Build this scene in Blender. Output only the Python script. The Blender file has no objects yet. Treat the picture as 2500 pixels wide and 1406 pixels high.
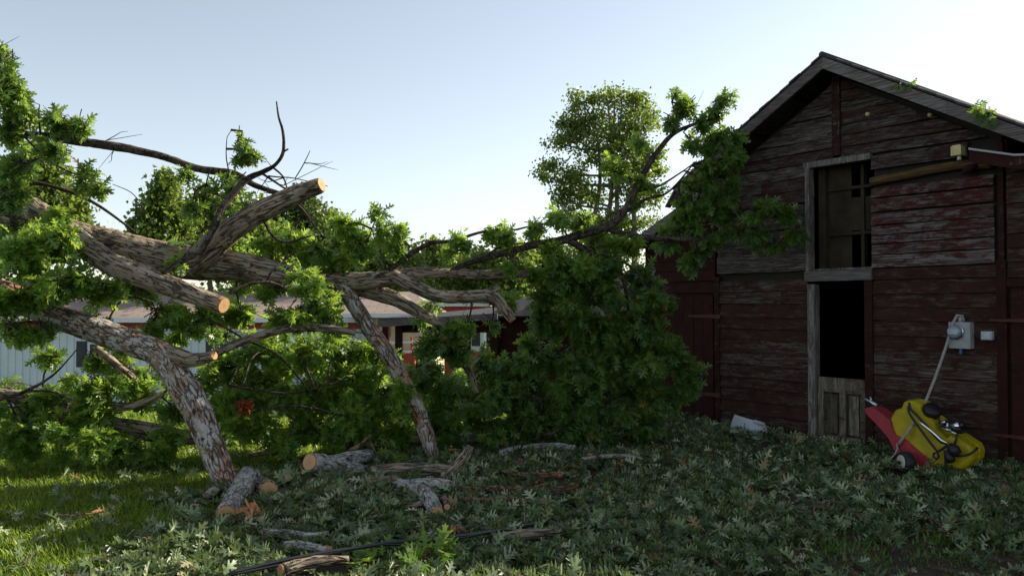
import bpy, math, random
import numpy as np
from mathutils import Vector, Matrix, noise as mn
random.seed(7); RS = np.random.RandomState(11)
C = bpy.context.scene.collection
R = math.radians
# ---------------------------------------------------------------- camera
F = 1962.0; H = 1.65; T = math.atan(42/1962)
cam = bpy.data.cameras.new('camera'); camo = bpy.data.objects.new('camera', cam); C.objects.link(camo)
camo.location = (0, 0, H); camo.rotation_euler = (R(90)+T, 0, 0)
cam.sensor_width = 36; cam.lens = 36*F/2500; cam.clip_start = 0.05; cam.clip_end = 3000
bpy.context.scene.camera = camo
# ---------------------------------------------------------------- world, sun
SUN_AZ, SUN_EL = 61.5, 30.0
w = bpy.data.worlds.new('World'); bpy.context.scene.world = w; w.use_nodes = True
nt = w.node_tree; bg = nt.nodes['Background']; bg.inputs['Strength'].default_value = 0.107
sky = nt.nodes.new('ShaderNodeTexSky'); sky.sky_type = 'NISHITA'; sky.sun_disc = False
sky.sun_elevation = R(SUN_EL); sky.sun_rotation = R(SUN_AZ); sky.air_density = 1.0; sky.dust_density = .4; sky.ozone_density = .8
hs = nt.nodes.new('ShaderNodeHueSaturation'); hs.inputs['Saturation'].default_value = .56; hs.inputs['Hue'].default_value = .498
nt.links.new(sky.outputs[0], hs.inputs['Color']); nt.links.new(hs.outputs[0], bg.inputs[0])
sl = bpy.data.lights.new('sun', 'SUN'); sl.energy = 5.0; sl.angle = R(0.6); sl.color = (1, .90, .72)
so = bpy.data.objects.new('sun', sl); C.objects.link(so)
sd = Vector((math.sin(R(SUN_AZ))*math.cos(R(SUN_EL)), math.cos(R(SUN_AZ))*math.cos(R(SUN_EL)), math.sin(R(SUN_EL))))
so.rotation_euler = sd.to_track_quat('Z', 'Y').to_euler(); so.location = sd*60
vs = bpy.context.scene.view_settings; vs.view_transform = 'Standard'; vs.look = 'None'; vs.exposure = 0.8; vs.gamma = 1
cy = bpy.context.scene.cycles
cy.max_bounces = 7; cy.diffuse_bounces = 3; cy.glossy_bounces = 2; cy.transmission_bounces = 4; cy.transparent_max_bounces = 6
cy.use_denoising = True

# ---------------------------------------------------------------- placing helpers
def ray(px, py):
    u = (px-1250)/F; v = (703-py)/F
    return Vector((u, math.cos(T)-v*math.sin(T), math.sin(T)+v*math.cos(T)))
def P(px, py, Y):
    r = ray(px, py); return Vector((0, 0, H))+r*(Y/r.y)
def G(px, py, z=0.0):
    r = ray(px, py); return Vector((0, 0, H))+r*((z-H)/r.z)
BO = Vector((3.857, 9.4, 0)); BD = Vector((.6129, -.7902, 0)); BN = Vector((-.7902, -.6129, 0))
BROT = math.atan2(BD.y, BD.x)
def WL(px, py, off=0.0):
    r = ray(px, py); s = (BO.dot(BN)+off)/(r.dot(BN)); q = Vector((0, 0, H))+r*s-BO
    return q.dot(BD), q.z
def W(u, off, z): return BO+BD*u+BN*off+Vector((0, 0, z))
def WP(px, py, off):
    u, z = WL(px, py, off); return W(u, off, z)

# ---------------------------------------------------------------- object helpers
def tag(o, label=None, cat=None, group=None, kind=None):
    if label: o['label'] = label
    if cat: o['category'] = cat
    if group: o['group'] = group
    if kind: o['kind'] = kind
    return o
def empty(name, loc=(0, 0, 0), rz=0, **k):
    o = bpy.data.objects.new(name, None); C.objects.link(o); o.location = loc; o.rotation_euler = (0, 0, rz); o.empty_display_size = .1
    return tag(o, **k)
def place(o, parent):
    C.objects.link(o)
    if parent is not None: o.parent = parent
    return o
class MB:
    def __init__(s): s.v = []; s.f = []; s.c = []; s.rnd = []; s.smooth = []; s.e = []
    def add(s, vs, fs, rnd=None, smooth=False, cs=None, es=None):
        b = len(s.v); s.v += [tuple(v) for v in vs]; s.f += [tuple(i+b for i in f) for f in fs]
        r = random.random() if rnd is None else rnd
        s.rnd += [r]*len(vs); s.smooth += [smooth]*len(fs)
        s.e += es if es is not None else [1.0]*len(vs)
        s.c += [tuple(c) for c in cs] if cs is not None else [tuple(v) for v in vs]
    def box(s, x0, x1, y0, y1, z0, z1, rnd=None):
        vs = [(x0,y0,z0),(x1,y0,z0),(x1,y1,z0),(x0,y1,z0),(x0,y0,z1),(x1,y0,z1),(x1,y1,z1),(x0,y1,z1)]
        s.hexa(vs, rnd)
    def hexa(s, vs, rnd=None):
        s.add(vs, [(0,3,2,1),(4,5,6,7),(0,1,5,4),(1,2,6,5),(2,3,7,6),(3,0,4,7)], rnd)
    def beam(s, a, b, w, h, up=(0, 0, 1), rnd=None):
        a = Vector(a); b = Vector(b); d = (b-a).normalized(); x = d.cross(Vector(up)).normalized(); y = x.cross(d).normalized()
        vs = []
        for q in (a, b):
            for i, j in ((-1,-1),(1,-1),(1,1),(-1,1)): vs.append(q+x*i*w/2+y*j*h/2)
        s.add(vs, [(0,1,2,3),(7,6,5,4),(0,4,5,1),(1,5,6,2),(2,6,7,3),(3,7,4,0)], rnd)
    def tube(s, path, rad, n=8, cap=True, bark=0.0, seed=0.0, rnd=None, capstart=True):
        """path: list of Vector, rad: list; bark = furrow depth as share of the radius"""
        m = len(path); vs = []; cs = []; es = []; L = 0.0
        t0 = (path[1]-path[0]).normalized()
        up = Vector((0, 0, 1)) if abs(t0.z) < .9 else Vector((1, 0, 0))
        nx = t0.cross(up).normalized()
        for i in range(m):
            t = (path[min(i+1, m-1)]-path[max(i-1, 0)]).normalized()
            nx = (nx-t*nx.dot(t)).normalized(); ny = t.cross(nx)
            if i: L += (path[i]-path[i-1]).length
            for k in range(n):
                a = 2*math.pi*k/n; c = Vector((math.cos(a)*rad[i], math.sin(a)*rad[i], L+seed))
                r = rad[i]; e = 1.0
                if bark > 0:
                    q = Vector((c.x*21+seed, c.y*21, c.z*3.6))
                    q += mn.noise_vector(q*.8)*.7+mn.noise_vector(q*2.3)*.25
                    dd = mn.voronoi(q)[0]; e = min(1.0, (dd[1]-dd[0])*(4.0+3.0*mn.noise(q*.7+Vector((5,5,5)))))
                    q2 = Vector((c.x*52, c.y*52, c.z*16)); 
                    r += r*bark*(e-.65)*.8 + r*bark*.45*mn.noise(q2) + r*bark*1.3*mn.noise(Vector((c.x*3+seed, c.y*3, c.z*1.6)))
                vs.append(path[i]+nx*(math.cos(a)*r)+ny*(math.sin(a)*r)); cs.append((c.x, c.y, c.z)); es.append(e)
        fs = [(i*n+k, i*n+(k+1) % n, (i+1)*n+(k+1) % n, (i+1)*n+k) for i in range(m-1) for k in range(n)]
        if cap: fs.append(tuple((m-1)*n+k for k in range(n)))
        if capstart: fs.append(tuple(reversed(range(n))))
        s.add(vs, fs, rnd, True, cs, es)
    def build(s, name, mat, parent=None, world=False):
        me = bpy.data.meshes.new(name); me.from_pydata(s.v, [], s.f)
        a = me.attributes.new('bc', 'FLOAT_VECTOR', 'POINT'); a.data.foreach_set('vector', np.array(s.c, dtype=np.float32).ravel())
        a = me.attributes.new('rnd', 'FLOAT', 'POINT'); a.data.foreach_set('value', np.array(s.rnd, dtype=np.float32))
        a = me.attributes.new('fur', 'FLOAT', 'POINT'); a.data.foreach_set('value', np.array(s.e, dtype=np.float32))
        me.polygons.foreach_set('use_smooth', s.smooth); me.materials.append(mat); me.update()
        o = bpy.data.objects.new(name, me); C.objects.link(o)
        if parent is not None:
            o.parent = parent
            if world:
                o.matrix_parent_inverse = (Matrix.Translation(parent.location) @ parent.rotation_euler.to_matrix().to_4x4()).inverted()
        return o
def smooth_path(pts, rads, step=.04):
    """Catmull-Rom through world points"""
    out = []; ro = []
    n = len(pts)
    for i in range(n-1):
        p0 = pts[max(i-1, 0)]; p1 = pts[i]; p2 = pts[i+1]; p3 = pts[min(i+2, n-1)]
        k = max(1, int((p2-p1).length/step))
        for j in range(k):
            t = j/k
            q = .5*((2*p1)+(p2-p0)*t+(2*p0-5*p1+4*p2-p3)*t*t+(3*p1-p0-3*p2+p3)*t**3)
            out.append(q); ro.append(rads[i]*(1-t)+rads[i+1]*t)
    out.append(pts[-1]); ro.append(rads[-1]); return out, ro

# ---------------------------------------------------------------- materials
def mat(name):
    m = bpy.data.materials.new(name); m.use_nodes = True; t = m.node_tree
    return m, t, t.nodes['Principled BSDF']
class NT:
    def __init__(s, t): s.t = t
    def n(s, typ, **k):
        o = s.t.nodes.new(typ)
        for a, b in k.items(): setattr(o, a, b)
        return o
    def l(s, a, b): s.t.links.new(a, b)
    def attr(s, name, out='Vector'):
        return s.n('ShaderNodeAttribute', attribute_name=name).outputs[out]
    def obj(s): return s.n('ShaderNodeTexCoord').outputs['Object']
    def map(s, v, scale, loc=(0,0,0)):
        o = s.n('ShaderNodeMapping'); o.inputs['Scale'].default_value = scale; o.inputs['Location'].default_value = loc; s.l(v, o.inputs[0]); return o.outputs[0]
    def noise(s, v, scale, detail=4, rough=.6, dist=0):
        o = s.n('ShaderNodeTexNoise'); o.inputs['Scale'].default_value = scale; o.inputs['Detail'].default_value = detail
        o.inputs['Roughness'].default_value = rough; o.inputs['Distortion'].default_value = dist; s.l(v, o.inputs['Vector']); return o.outputs['Fac']
    def ramp(s, f, stops):
        o = s.n('ShaderNodeValToRGB'); e = o.color_ramp.elements
        while len(e) < len(stops): e.new(.5)
        for i, (p, c) in enumerate(stops): e[i].position = p; e[i].color = (*c, 1) if len(c) == 3 else c
        s.l(f, o.inputs[0]); return o.outputs[0]
    def mix(s, f, a, b, mode='MIX'):
        o = s.n('ShaderNodeMix', data_type='RGBA', blend_type=mode)
        for sock, v in ((o.inputs[0], f), (o.inputs[6], a), (o.inputs[7], b)):
            if isinstance(v, (int, float)): sock.default_value = v
            elif isinstance(v, tuple): sock.default_value = (*v, 1)
            else: s.l(v, sock)
        return o.outputs[2]
    def math(s, op, a, b=0.0, clamp=False):
        o = s.n('ShaderNodeMath', operation=op); o.use_clamp = clamp
        for i, v in enumerate((a, b)):
            if isinstance(v, (int, float)): o.inputs[i].default_value = v
            else: s.l(v, o.inputs[i])
        return o.outputs[0]
    def bump(s, h, strength, dist, bs):
        o = s.n('ShaderNodeBump'); o.inputs['Strength'].default_value = strength; o.inputs['Distance'].default_value = dist
        s.l(h, o.inputs['Height']); s.l(o.outputs[0], bs.inputs['Normal'])
def plain(name, col, rough=.6, metal=0.0, var=.12, scale=14.0, bump=0.0, spec=.4):
    m, t, b = mat(name); q = NT(t); v = q.obj(); f = q.noise(v, scale)
    c0 = tuple(max(0, c*(1-var*2)) for c in col); c1 = tuple(min(1, c*(1+var)) for c in col)
    q.l(q.ramp(f, [(.3, c0), (.7, c1)]), b.inputs['Base Color'])
    b.inputs['Roughness'].default_value = rough; b.inputs['Metallic'].default_value = metal; b.inputs['Specular IOR Level'].default_value = spec
    if bump: q.bump(q.noise(v, scale*4), bump, .01, b)
    return m
def bark_mat(name, light, dark, crack, patch=None, lichen=.0, orange=0.0, stretch=.115, cell=27.0, finew=.9):
    m, t, b = mat(name); q = NT(t); v = q.map(q.attr('bc'), (1, 1, stretch))
    nz = q.noise(v, 14, 5, .65)
    vd = q.n('ShaderNodeTexVoronoi', feature='DISTANCE_TO_EDGE'); vd.inputs['Scale'].default_value = cell
    wv = q.n('ShaderNodeVectorMath', operation='ADD'); q.l(v, wv.inputs[0])
    nc = q.n('ShaderNodeTexNoise'); nc.inputs['Scale'].default_value = 11; nc.inputs['Detail'].default_value = 3; q.l(v, nc.inputs['Vector'])
    sc = q.n('ShaderNodeVectorMath', operation='SCALE'); q.l(nc.outputs['Color'], sc.inputs[0]); sc.inputs['Scale'].default_value = .12
    q.l(sc.outputs[0], wv.inputs[1]); q.l(wv.outputs[0], vd.inputs['Vector'])
    col = q.ramp(nz, [(.3, dark), (.52, tuple((a+c)/2 for a, c in zip(dark, light))), (.72, light)])
    if patch:
        col = q.mix(q.ramp(q.noise(q.attr('bc'), 9, 4, .6), [(.46, (0,0,0)), (.53, (1,1,1))]), col, patch)
    if orange:
        col = q.mix(q.ramp(q.noise(q.map(q.attr('bc'), (1,1,.6), (3,1,2)), 5, 3, .5), [(.60, (0,0,0)), (.63, (orange,)*3)]), col, (.36, .13, .05))
    if lichen:
        col = q.mix(q.ramp(q.noise(q.map(q.attr('bc'), (1,1,.8), (7,3,1)), 7, 5, .7), [(.52, (0,0,0)), (.6, (lichen,)*3)]), col, (.30, .36, .27))
    wid = q.math('MAXIMUM', q.math('MULTIPLY', q.math('SUBTRACT', q.noise(q.attr('bc'), 6, 4, .7), .40), .95), .008)
    fine = q.math('DIVIDE', vd.outputs['Distance'], wid, True)
    fur = q.math('MULTIPLY', q.math('SUBTRACT', q.math('ADD', q.attr('fur', 'Fac'), q.math('MULTIPLY', nz, .22)), .17), 5.5, True)
    edge = q.math('MULTIPLY', q.math('ADD', q.math('MULTIPLY', fine, finew), 1-finew), fur)
    col = q.mix(edge, crack, col)
    q.l(col, b.inputs['Base Color']); b.inputs['Roughness'].default_value = .92; b.inputs['Specular IOR Level'].default_value = .15
    h = q.math('ADD', q.math('MULTIPLY', edge, .8), q.math('MULTIPLY', q.noise(v, 55, 4, .7), .5))
    q.bump(h, 1.0, .02, b)
    return m
M = {}
M['bark'] = bark_mat('bark', (.42, .345, .255), (.165, .122, .088), (.03, .023, .018), lichen=.35)
M['bark_flaky'] = bark_mat('flaky_bark', (.42, .335, .25), (.21, .15, .10), (.04, .028, .02), patch=(.42, .40, .37), orange=.6, stretch=.30, cell=24)
M['bark_gray'] = bark_mat('gray_bark', (.40, .37, .33), (.18, .155, .13), (.03, .026, .022), patch=(.40, .39, .37), lichen=.6, stretch=.28, finew=.65)
M['bark_thin'] = bark_mat('thin_branch_bark', (.13, .105, .085), (.045, .034, .026), (.015, .012, .01), stretch=.5, cell=30)
M['bark_brown'] = bark_mat('brown_bark', (.26, .18, .11), (.11, .07, .04), (.03, .02, .012), stretch=.4, cell=26)
M['bark_far'] = plain('far_bark', (.20, .17, .13), .95, scale=3, var=.3)
def wood_face():
    m, t, b = mat('cut_wood'); q = NT(t); v = q.attr('bc')
    le = q.n('ShaderNodeVectorMath', operation='LENGTH'); q.l(v, le.inputs[0])
    wob = q.math('ADD', le.outputs['Value'], q.math('MULTIPLY', q.noise(v, 9, 2), .12))
    ring = q.math('SINE', q.math('MULTIPLY', wob, 85.0))
    base = q.ramp(wob, [(.0, (.50, .30, .15)), (.55, (.62, .37, .17)), (.9, (.66, .42, .21)), (1.0, (.40, .17, .07))])
    col = q.mix(q.math('MULTIPLY', q.math('ADD', ring, 1.0), .10), base, (.36, .20, .09))
    col = q.mix(q.ramp(q.noise(q.map(v, (9, 1.2, 1)), 4, 4, .7), [(.45, (0,0,0)), (.75, (.45,)*3)]), col, (.44, .24, .10))
    q.l(col, b.inputs['Base Color']); b.inputs['Roughness'].default_value = .85
    q.bump(q.noise(q.map(v, (10, 1, 1)), 7, 3, .7), .6, .01, b); return m
M['cut'] = wood_face()
M['chip'] = plain('splintered_wood', (.52, .24, .10), .8, var=.3, scale=30, bump=.6)
def leaf_mat(name, stops, tr, tcol, rough=.38, spec=.5):
    m, t, b = mat(name); q = NT(t); f = q.attr('rnd', 'Fac')
    col = q.ramp(f, stops)
    nz = q.noise(q.obj(), 60, 2)
    col = q.mix(q.math('MULTIPLY', nz, .35), col, (.03, .06, .015))
    q.l(col, b.inputs['Base Color']); b.inputs['Roughness'].default_value = rough; b.inputs['Specular IOR Level'].default_value = spec
    tl = q.n('ShaderNodeBsdfTranslucent'); tc = q.mix(.5, col, tcol); q.l(tc, tl.inputs[0])
    mx = q.n('ShaderNodeMixShader'); mx.inputs[0].default_value = tr
    q.l(b.outputs[0], mx.inputs[1]); q.l(tl.outputs[0], mx.inputs[2]); q.l(mx.outputs[0], t.nodes['Material Output'].inputs[0])
    return m
GREENS = [(0, (.040, .095, .026)), (.45, (.075, .165, .036)), (.8, (.14, .25, .05)), (.94, (.21, .33, .07)), (.975, (.30, .26, .06)), (1, (.20, .10, .04))]
M['leaf'] = leaf_mat('oak_leaf', GREENS, .48, (.52, .72, .09))
M['leaf_sunlit'] = leaf_mat('sunlit_oak_leaf', [(0, (.07, .17, .028)), (.7, (.16, .30, .042)), (1, (.30, .43, .08))], .54, (.60, .78, .10))  # lighter, yellower copy of the oak leaf, sunlight put into its colour
M['leaf_litter'] = leaf_mat('shed_leaf', [(0, (.020, .036, .012)), (.22, (.05, .088, .026)), (.5, (.13, .195, .07)), (.68, (.29, .36, .18)), (.86, (.52, .56, .37)), (.94, (.36, .25, .11)), (1, (.20, .09, .03))], .22, (.34, .46, .10), .42, .5)
M['leaf_red'] = leaf_mat('dead_red_leaf', [(0, (.18, .03, .015)), (1, (.35, .08, .03))], .35, (.5, .08, .03))
M['leaf_far'] = leaf_mat('far_tree_leaf', [(0, (.04, .08, .02)), (.5, (.085, .15, .03)), (1, (.18, .23, .055))], .5, (.45, .58, .06))
M['leaf_far_yellow'] = leaf_mat('yellow_green_tree_leaf', [(0, (.07, .12, .025)), (.5, (.12, .19, .035)), (1, (.22, .27, .06))], .45, (.42, .52, .06))
M['leaf_far_dark'] = leaf_mat('dark_tree_leaf', [(0, (.028, .06, .016)), (.5, (.055, .105, .025)), (1, (.12, .17, .04))], .42, (.32, .45, .06))
M['grass'] = leaf_mat('grass_blade', [(0, (.055, .12, .018)), (.6, (.19, .31, .035)), (.88, (.34, .43, .06)), (1, (.46, .42, .18))], .45, (.6, .78, .05))
M['weed'] = leaf_mat('weed_leaf', [(0, (.06, .13, .02)), (1, (.14, .26, .04))], .35, (.35, .55, .06))

def plank_mat(name, paint, wood, wood2, amount, along=(1.2, 9, 26), bump=.5):
    """weathered board: bare wood grain with worn paint; amount 0..1 of paint left"""
    m, t, b = mat(name); q = NT(t); v = q.obj(); r = q.attr('rnd', 'Fac')
    sh = q.n('ShaderNodeCombineXYZ'); q.l(q.math('MULTIPLY', r, 37.0), sh.inputs[0]); q.l(q.math('MULTIPLY', r, 11.0), sh.inputs[2])
    av = q.n('ShaderNodeVectorMath', operation='ADD'); q.l(v, av.inputs[0]); q.l(sh.outputs[0], av.inputs[1]); v2 = av.outputs[0]
    grain = q.noise(q.map(v2, along), 3.2, 8, .66, .6)
    wcol = q.ramp(grain, [(.3, tuple(c*.35 for c in wood2)), (.48, wood2), (.68, wood)])
    wcol = q.mix(q.math('MULTIPLY', r, .55), wcol, tuple(c*.42 for c in wood2))
    pn = q.noise(q.map(v2, (2.2, 4, 8)), 2.6, 8, .74, .3)
    pf = q.ramp(q.math('ADD', pn, q.math('MULTIPLY', q.math('SUBTRACT', r, .5), .12)), [(.5+(.5-amount)*.4-.06, (0,0,0)), (.5+(.5-amount)*.4+.05, (1,1,1))])
    pc = q.ramp(q.noise(v2, 5, 4), [(.3, tuple(c*.5 for c in paint)), (.7, paint)])
    q.l(q.mix(pf, wcol, pc), b.inputs['Base Color']); b.inputs['Roughness'].default_value = .85; b.inputs['Specular IOR Level'].default_value = .2
    q.bump(q.math('ADD', grain, q.math('MULTIPLY', pf, .3)), bump, .012, b)
    return m
M['siding_low'] = plank_mat('worn_red_siding', (.046, .0140, .0105), (.165, .148, .135), (.052, .034, .027), .52)
M['siding_up'] = plank_mat('weathered_siding', (.038, .0135, .0115), (.20, .19, .18), (.054, .042, .037), .40)
M['siding_gray'] = plank_mat('gray_peeling_siding', (.065, .015, .013), (.33, .295, .285), (.09, .07, .066), .46)
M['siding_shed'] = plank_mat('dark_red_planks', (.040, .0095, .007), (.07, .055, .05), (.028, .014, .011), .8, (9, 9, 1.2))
M['trim_red'] = plank_mat('red_trim', (.034, .0075, .0065), (.16, .12, .11), (.04, .024, .02), .68, (10, 10, 1.5))
M['trim_gray'] = plank_mat('gray_trim', (.07, .017, .014), (.30, .285, .26), (.115, .105, .095), .22, (10, 10, 1.5))
M['fascia'] = plank_mat('fascia_wood', (.09, .055, .05), (.26, .245, .235), (.115, .10, .095), .15)
M['door_wood'] = plank_mat('old_door_wood', (.07, .018, .015), (.26, .23, .175), (.115, .097, .072), .22, (9, 9, 1.5))
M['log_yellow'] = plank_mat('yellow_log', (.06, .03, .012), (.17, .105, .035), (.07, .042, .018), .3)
M['roof'] = plain('barn_roof_sheet', (.05, .045, .05), .8, scale=9, var=.3, bump=.3)
M['metal'] = plain('galvanised_metal', (.55, .57, .60), .35, 1.0, scale=8)
M['galv'] = plain('painted_gray_metal', (.30, .32, .33), .5, scale=20, var=.1)
M['red_strap'] = plain('red_hinge_paint', (.075, .011, .010), .7, scale=30, var=.25)
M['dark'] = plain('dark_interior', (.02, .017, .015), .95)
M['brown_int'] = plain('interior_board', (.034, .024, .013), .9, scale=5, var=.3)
M['yellow'] = plain('yellow_plastic', (.42, .34, .008), .42, scale=5, var=.14, bump=.12)
M['pink'] = plain('faded_red_plastic', (.34, .032, .05), .45, scale=6, var=.16, bump=.1)
M['black'] = plain('black_rubber', (.012, .012, .014), .5)
M['black_gloss'] = plain('black_cable_sheath', (.012, .013, .016), .3, spec=.6)
M['cream_p'] = plain('cream_plastic', (.62, .58, .46), .5, var=.08)
M['white_p'] = plain('white_plastic', (.44, .47, .52), .5, scale=9, var=.10)
M['conduit'] = plain('weathered_cable_jacket', (.30, .275, .25), .6, var=.15, scale=25)
M['chrome'] = plain('chrome', (.8, .8, .82), .15, 1.0)
M['rim'] = plain('cream_rim', (.60, .56, .44), .5, var=.15)
M['lamp_y'] = plain('yellowed_plastic', (.56, .48, .22), .5, var=.12)
M['blue_s'] = plain('blue_seal', (.03, .10, .35), .4)
M['glass'] = plain('meter_glass', (.22, .27, .33), .12, spec=.8)
M['concrete'] = plain('concrete', (.24, .225, .20), .9, scale=6, var=.2, bump=.4)
M['white_wall'] = plain('white_ribbed_siding', (.66, .74, .74), .6, scale=1.2, var=.05)
M['cream_wall'] = plain('cream_siding', (.52, .48, .30), .7, scale=2, var=.08)
M['red_wall'] = plain('red_painted_band', (.42, .065, .035), .6, scale=3, var=.15)
M['shingle'] = None
def shingle():
    m, t, b = mat('brown_shingle'); q = NT(t); v = q.obj()
    br = q.n('ShaderNodeTexBrick'); br.inputs['Scale'].default_value = 1.0; br.inputs['Mortar Size'].default_value = .012
    br.inputs['Brick Width'].default_value = .45; br.inputs['Row Height'].default_value = .16
    br.inputs['Color1'].default_value = (.33, .25, .215, 1); br.inputs['Color2'].default_value = (.27, .205, .175, 1); br.inputs['Mortar'].default_value = (.15, .12, .11, 1)
    q.l(v, br.inputs['Vector']); q.l(q.mix(q.math('MULTIPLY', q.noise(v, 2.5), .4), br.outputs[0], (.20, .16, .14)), b.inputs['Base Color'])
    b.inputs['Roughness'].default_value = .9; return m
M['shingle'] = shingle()
M['white_trim'] = plain('white_trim', (.72, .74, .76), .5, var=.05)
M['shutter'] = plain('black_shutter', (.035, .04, .05), .5)
M['window'] = plain('dark_window_glass', (.05, .06, .07), .1, spec=.8)

# ---------------------------------------------------------------- leaves (numpy)
half = [(.015,.06),(.08,.11),(.20,.14),(.17,.19),(.06,.23),(.07,.31),(.20,.34),(.36,.43),(.33,.475),(.21,.47),(.09,.455),(.08,.54),(.19,.61),(.34,.74),(.29,.775),(.18,.72),(.09,.69),(.08,.78),(.15,.90),(.10,.895),(.04,.89)]
mids = [.0, .24, .50, .74, 1.0]
def oak_template():
    V = [(0, m, 0) for m in mids]; Fc = []
    groups = [list(range(0, 6)), list(range(5, 12)), list(range(11, 18)), list(range(17, 21))]
    for s in (1, -1):
        b = len(V); V += [(s*x, y, 0) for x, y in half]
        for g, idx in enumerate(groups):
            f = [g]+[b+i for i in idx]+([g+1])
            Fc.append(f if s > 0 else f[::-1])
    return np.array(V, dtype=np.float32), Fc
OAK = oak_template()
LEAF4 = (np.array([(0,0,0),(.34,.45,0),(0,1,0),(-.34,.45,0)], dtype=np.float32), [[0,1,2,3]])
LEAF6 = (np.array([(0,0,0),(.24,.2,0),(.38,.5,0),(.1,.72,0),(0,1,0),(-.12,.7,0),(-.38,.5,0),(-.2,.2,0)], dtype=np.float32), [[0,1,2,3,4,5,6,7]])
BLADE = (np.array([(-.5,0,0),(.5,0,0),(.3,.55,0),(0,1,0),(-.3,.55,0)], dtype=np.float32), [[0,1,2,3,4]])
def norm(a): return a/np.maximum(np.linalg.norm(a, axis=1, keepdims=True), 1e-6)
def leaf_mesh(name, pos, d, nrm, L, rnd, mat_, parent, tpl=OAK, curl=.25, fold=.25, wscale=None, curlv=None, loc=None):
    V, Fc = tpl; N = len(pos); pos = np.asarray(pos, dtype=np.float32)
    d = norm(np.asarray(d, dtype=np.float32)); x = norm(np.cross(d, nrm)); n = np.cross(x, d)
    cv = (RS.rand(N)*1.6-.3)*curl if curlv is None else curlv
    fv = (RS.rand(N)*1.4-.2)*fold
    ws = np.ones(N) if wscale is None else wscale
    tw = (RS.rand(N)-.5)*.5*(1 if curl else 0)
    X = V[None, :, 0]*ws[:, None]; Y = np.repeat(V[None, :, 1], N, 0)
    Z = -cv[:, None]*Y**2 + fv[:, None]*np.abs(X)*1.0 + tw[:, None]*X*Y
    L = np.asarray(L)[:, None, None]
    co = pos[:, None, :]+L*(x[:, None, :]*X[..., None]+d[:, None, :]*Y[..., None]+n[:, None, :]*Z[..., None])
    if loc is not None: co = co-np.array(loc)[None, None, :]
    co = co.reshape(-1, 3).astype(np.float32); nv = len(V)
    loops = np.concatenate([np.array(f) for f in Fc]); sizes = np.array([len(f) for f in Fc])
    vi = (loops[None, :]+(np.arange(N)*nv)[:, None]).ravel().astype(np.int32)
    st = np.concatenate([[0], np.cumsum(sizes)[:-1]]); ls = (st[None, :]+(np.arange(N)*len(loops))[:, None]).ravel().astype(np.int32)
    me = bpy.data.meshes.new(name); me.vertices.add(len(co)); me.loops.add(len(vi)); me.polygons.add(len(ls))
    me.vertices.foreach_set('co', co.ravel()); me.loops.foreach_set('vertex_index', vi); me.polygons.foreach_set('loop_start', ls)
    a = me.attributes.new('rnd', 'FLOAT', 'POINT'); a.data.foreach_set('value', np.repeat(np.asarray(rnd, dtype=np.float32), nv))
    me.materials.append(mat_); me.update(calc_edges=True)
    o = bpy.data.objects.new(name, me); C.objects.link(o)
    if parent is not None: o.parent = parent
    return o
class Foliage:
    """collects drooping rosettes of oak leaves on twigs"""
    def __init__(s): s.p = []; s.d = []; s.n = []; s.l = []; s.r = []; s.tw = MB()
    def tip(s, pos, out, L=.16, k=8, base=None, hue=0.0):
        out = Vector(out).normalized()
        for i in range(k):
            rv = Vector((random.gauss(0,1), random.gauss(0,1), random.gauss(0,1))).normalized()
            d = (out*.7+rv*.85+Vector((0,0,-.55))).normalized()
            n = Vector((random.gauss(0,.75), random.gauss(0,.75)-.1, 1.0)).normalized()
            if abs(n.dot(d)) > .92: n = Vector((random.gauss(0,1), random.gauss(0,1), .3)).normalized()
            s.p.append(Vector(pos)-out*random.random()*.10+rv*.012); s.d.append(d); s.n.append(n)
            s.l.append(L*.76*random.choice((.55, .8, .9, 1.0, 1.1, 1.3))*random.uniform(.9, 1.1)); s.r.append(min(1, max(0, random.betavariate(2, 2.2)*.9+hue+ (random.random() < .02)*.4)))
    def blob(s, px, py, Y, rx, ry, dy, tips, attach=None, L=.155, k=8, twigs=.6, hue=0.0, zmin=.05):
        c = P(px, py, Y); sx = rx/F*Y; sz = ry/F*Y
        def ball():
            while True:
                a = Vector((random.uniform(-1,1), random.uniform(-1,1), random.uniform(-1,1)))
                if a.length < 1: return a
        subs = [ball() for _ in range(max(2, int(tips/4.5)))]; hs_ = [random.gauss(0, .10) for _ in subs]
        for i in range(int(tips*2.5+.5)):
            si = random.randrange(len(subs)); a = subs[si]*(.6+.3*subs[si].length)+ball()*(.40 if tips > 12 else .5)
            q = c+Vector((a.x*sx*.92, a.y*dy, a.z*sz*.92))
            if q.z < zmin: q.z = zmin+random.random()*.08
            out = Vector((a.x*sx, a.y*dy, a.z*sz))+Vector((0,0,.05))
            s.tip(q, out, L, random.choice((3, 4, 6, 7, 9)), hue=hue+hs_[si]+random.uniform(-.08, .08))
            if random.random() < twigs:
                m = c.lerp(q, .5)+Vector((random.gauss(0,.04), random.gauss(0,.04), random.gauss(0,.04)))
                path, rad = smooth_path([c+Vector((random.gauss(0,.05),0,random.gauss(0,.05))), m, q], [.0055, .004, .002], .12)
                s.tw.tube(path, rad, 4, False, capstart=False)
        if attach is not None:
            b = Vector(attach); m = b.lerp(c, .5)+Vector((random.gauss(0,.05), random.gauss(0,.05), (c-b).length*.12))
            path, rad = smooth_path([b, m, c, c+(c-m)*.4], [.013, .010, .007, .003], .08)
            s.tw.tube(path, rad, 5, False, capstart=False)
    def build(s, parent, mt, fname='foliage', twmat=None):
        o = leaf_mesh(fname, [tuple(v) for v in s.p], [tuple(v) for v in s.d], np.array([tuple(v) for v in s.n]), s.l, s.r, mt, parent, curl=.35, fold=.35)
        if s.tw.v: s.tw.build('twigs', twmat or M['bark_thin'], parent)
        return o

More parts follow.
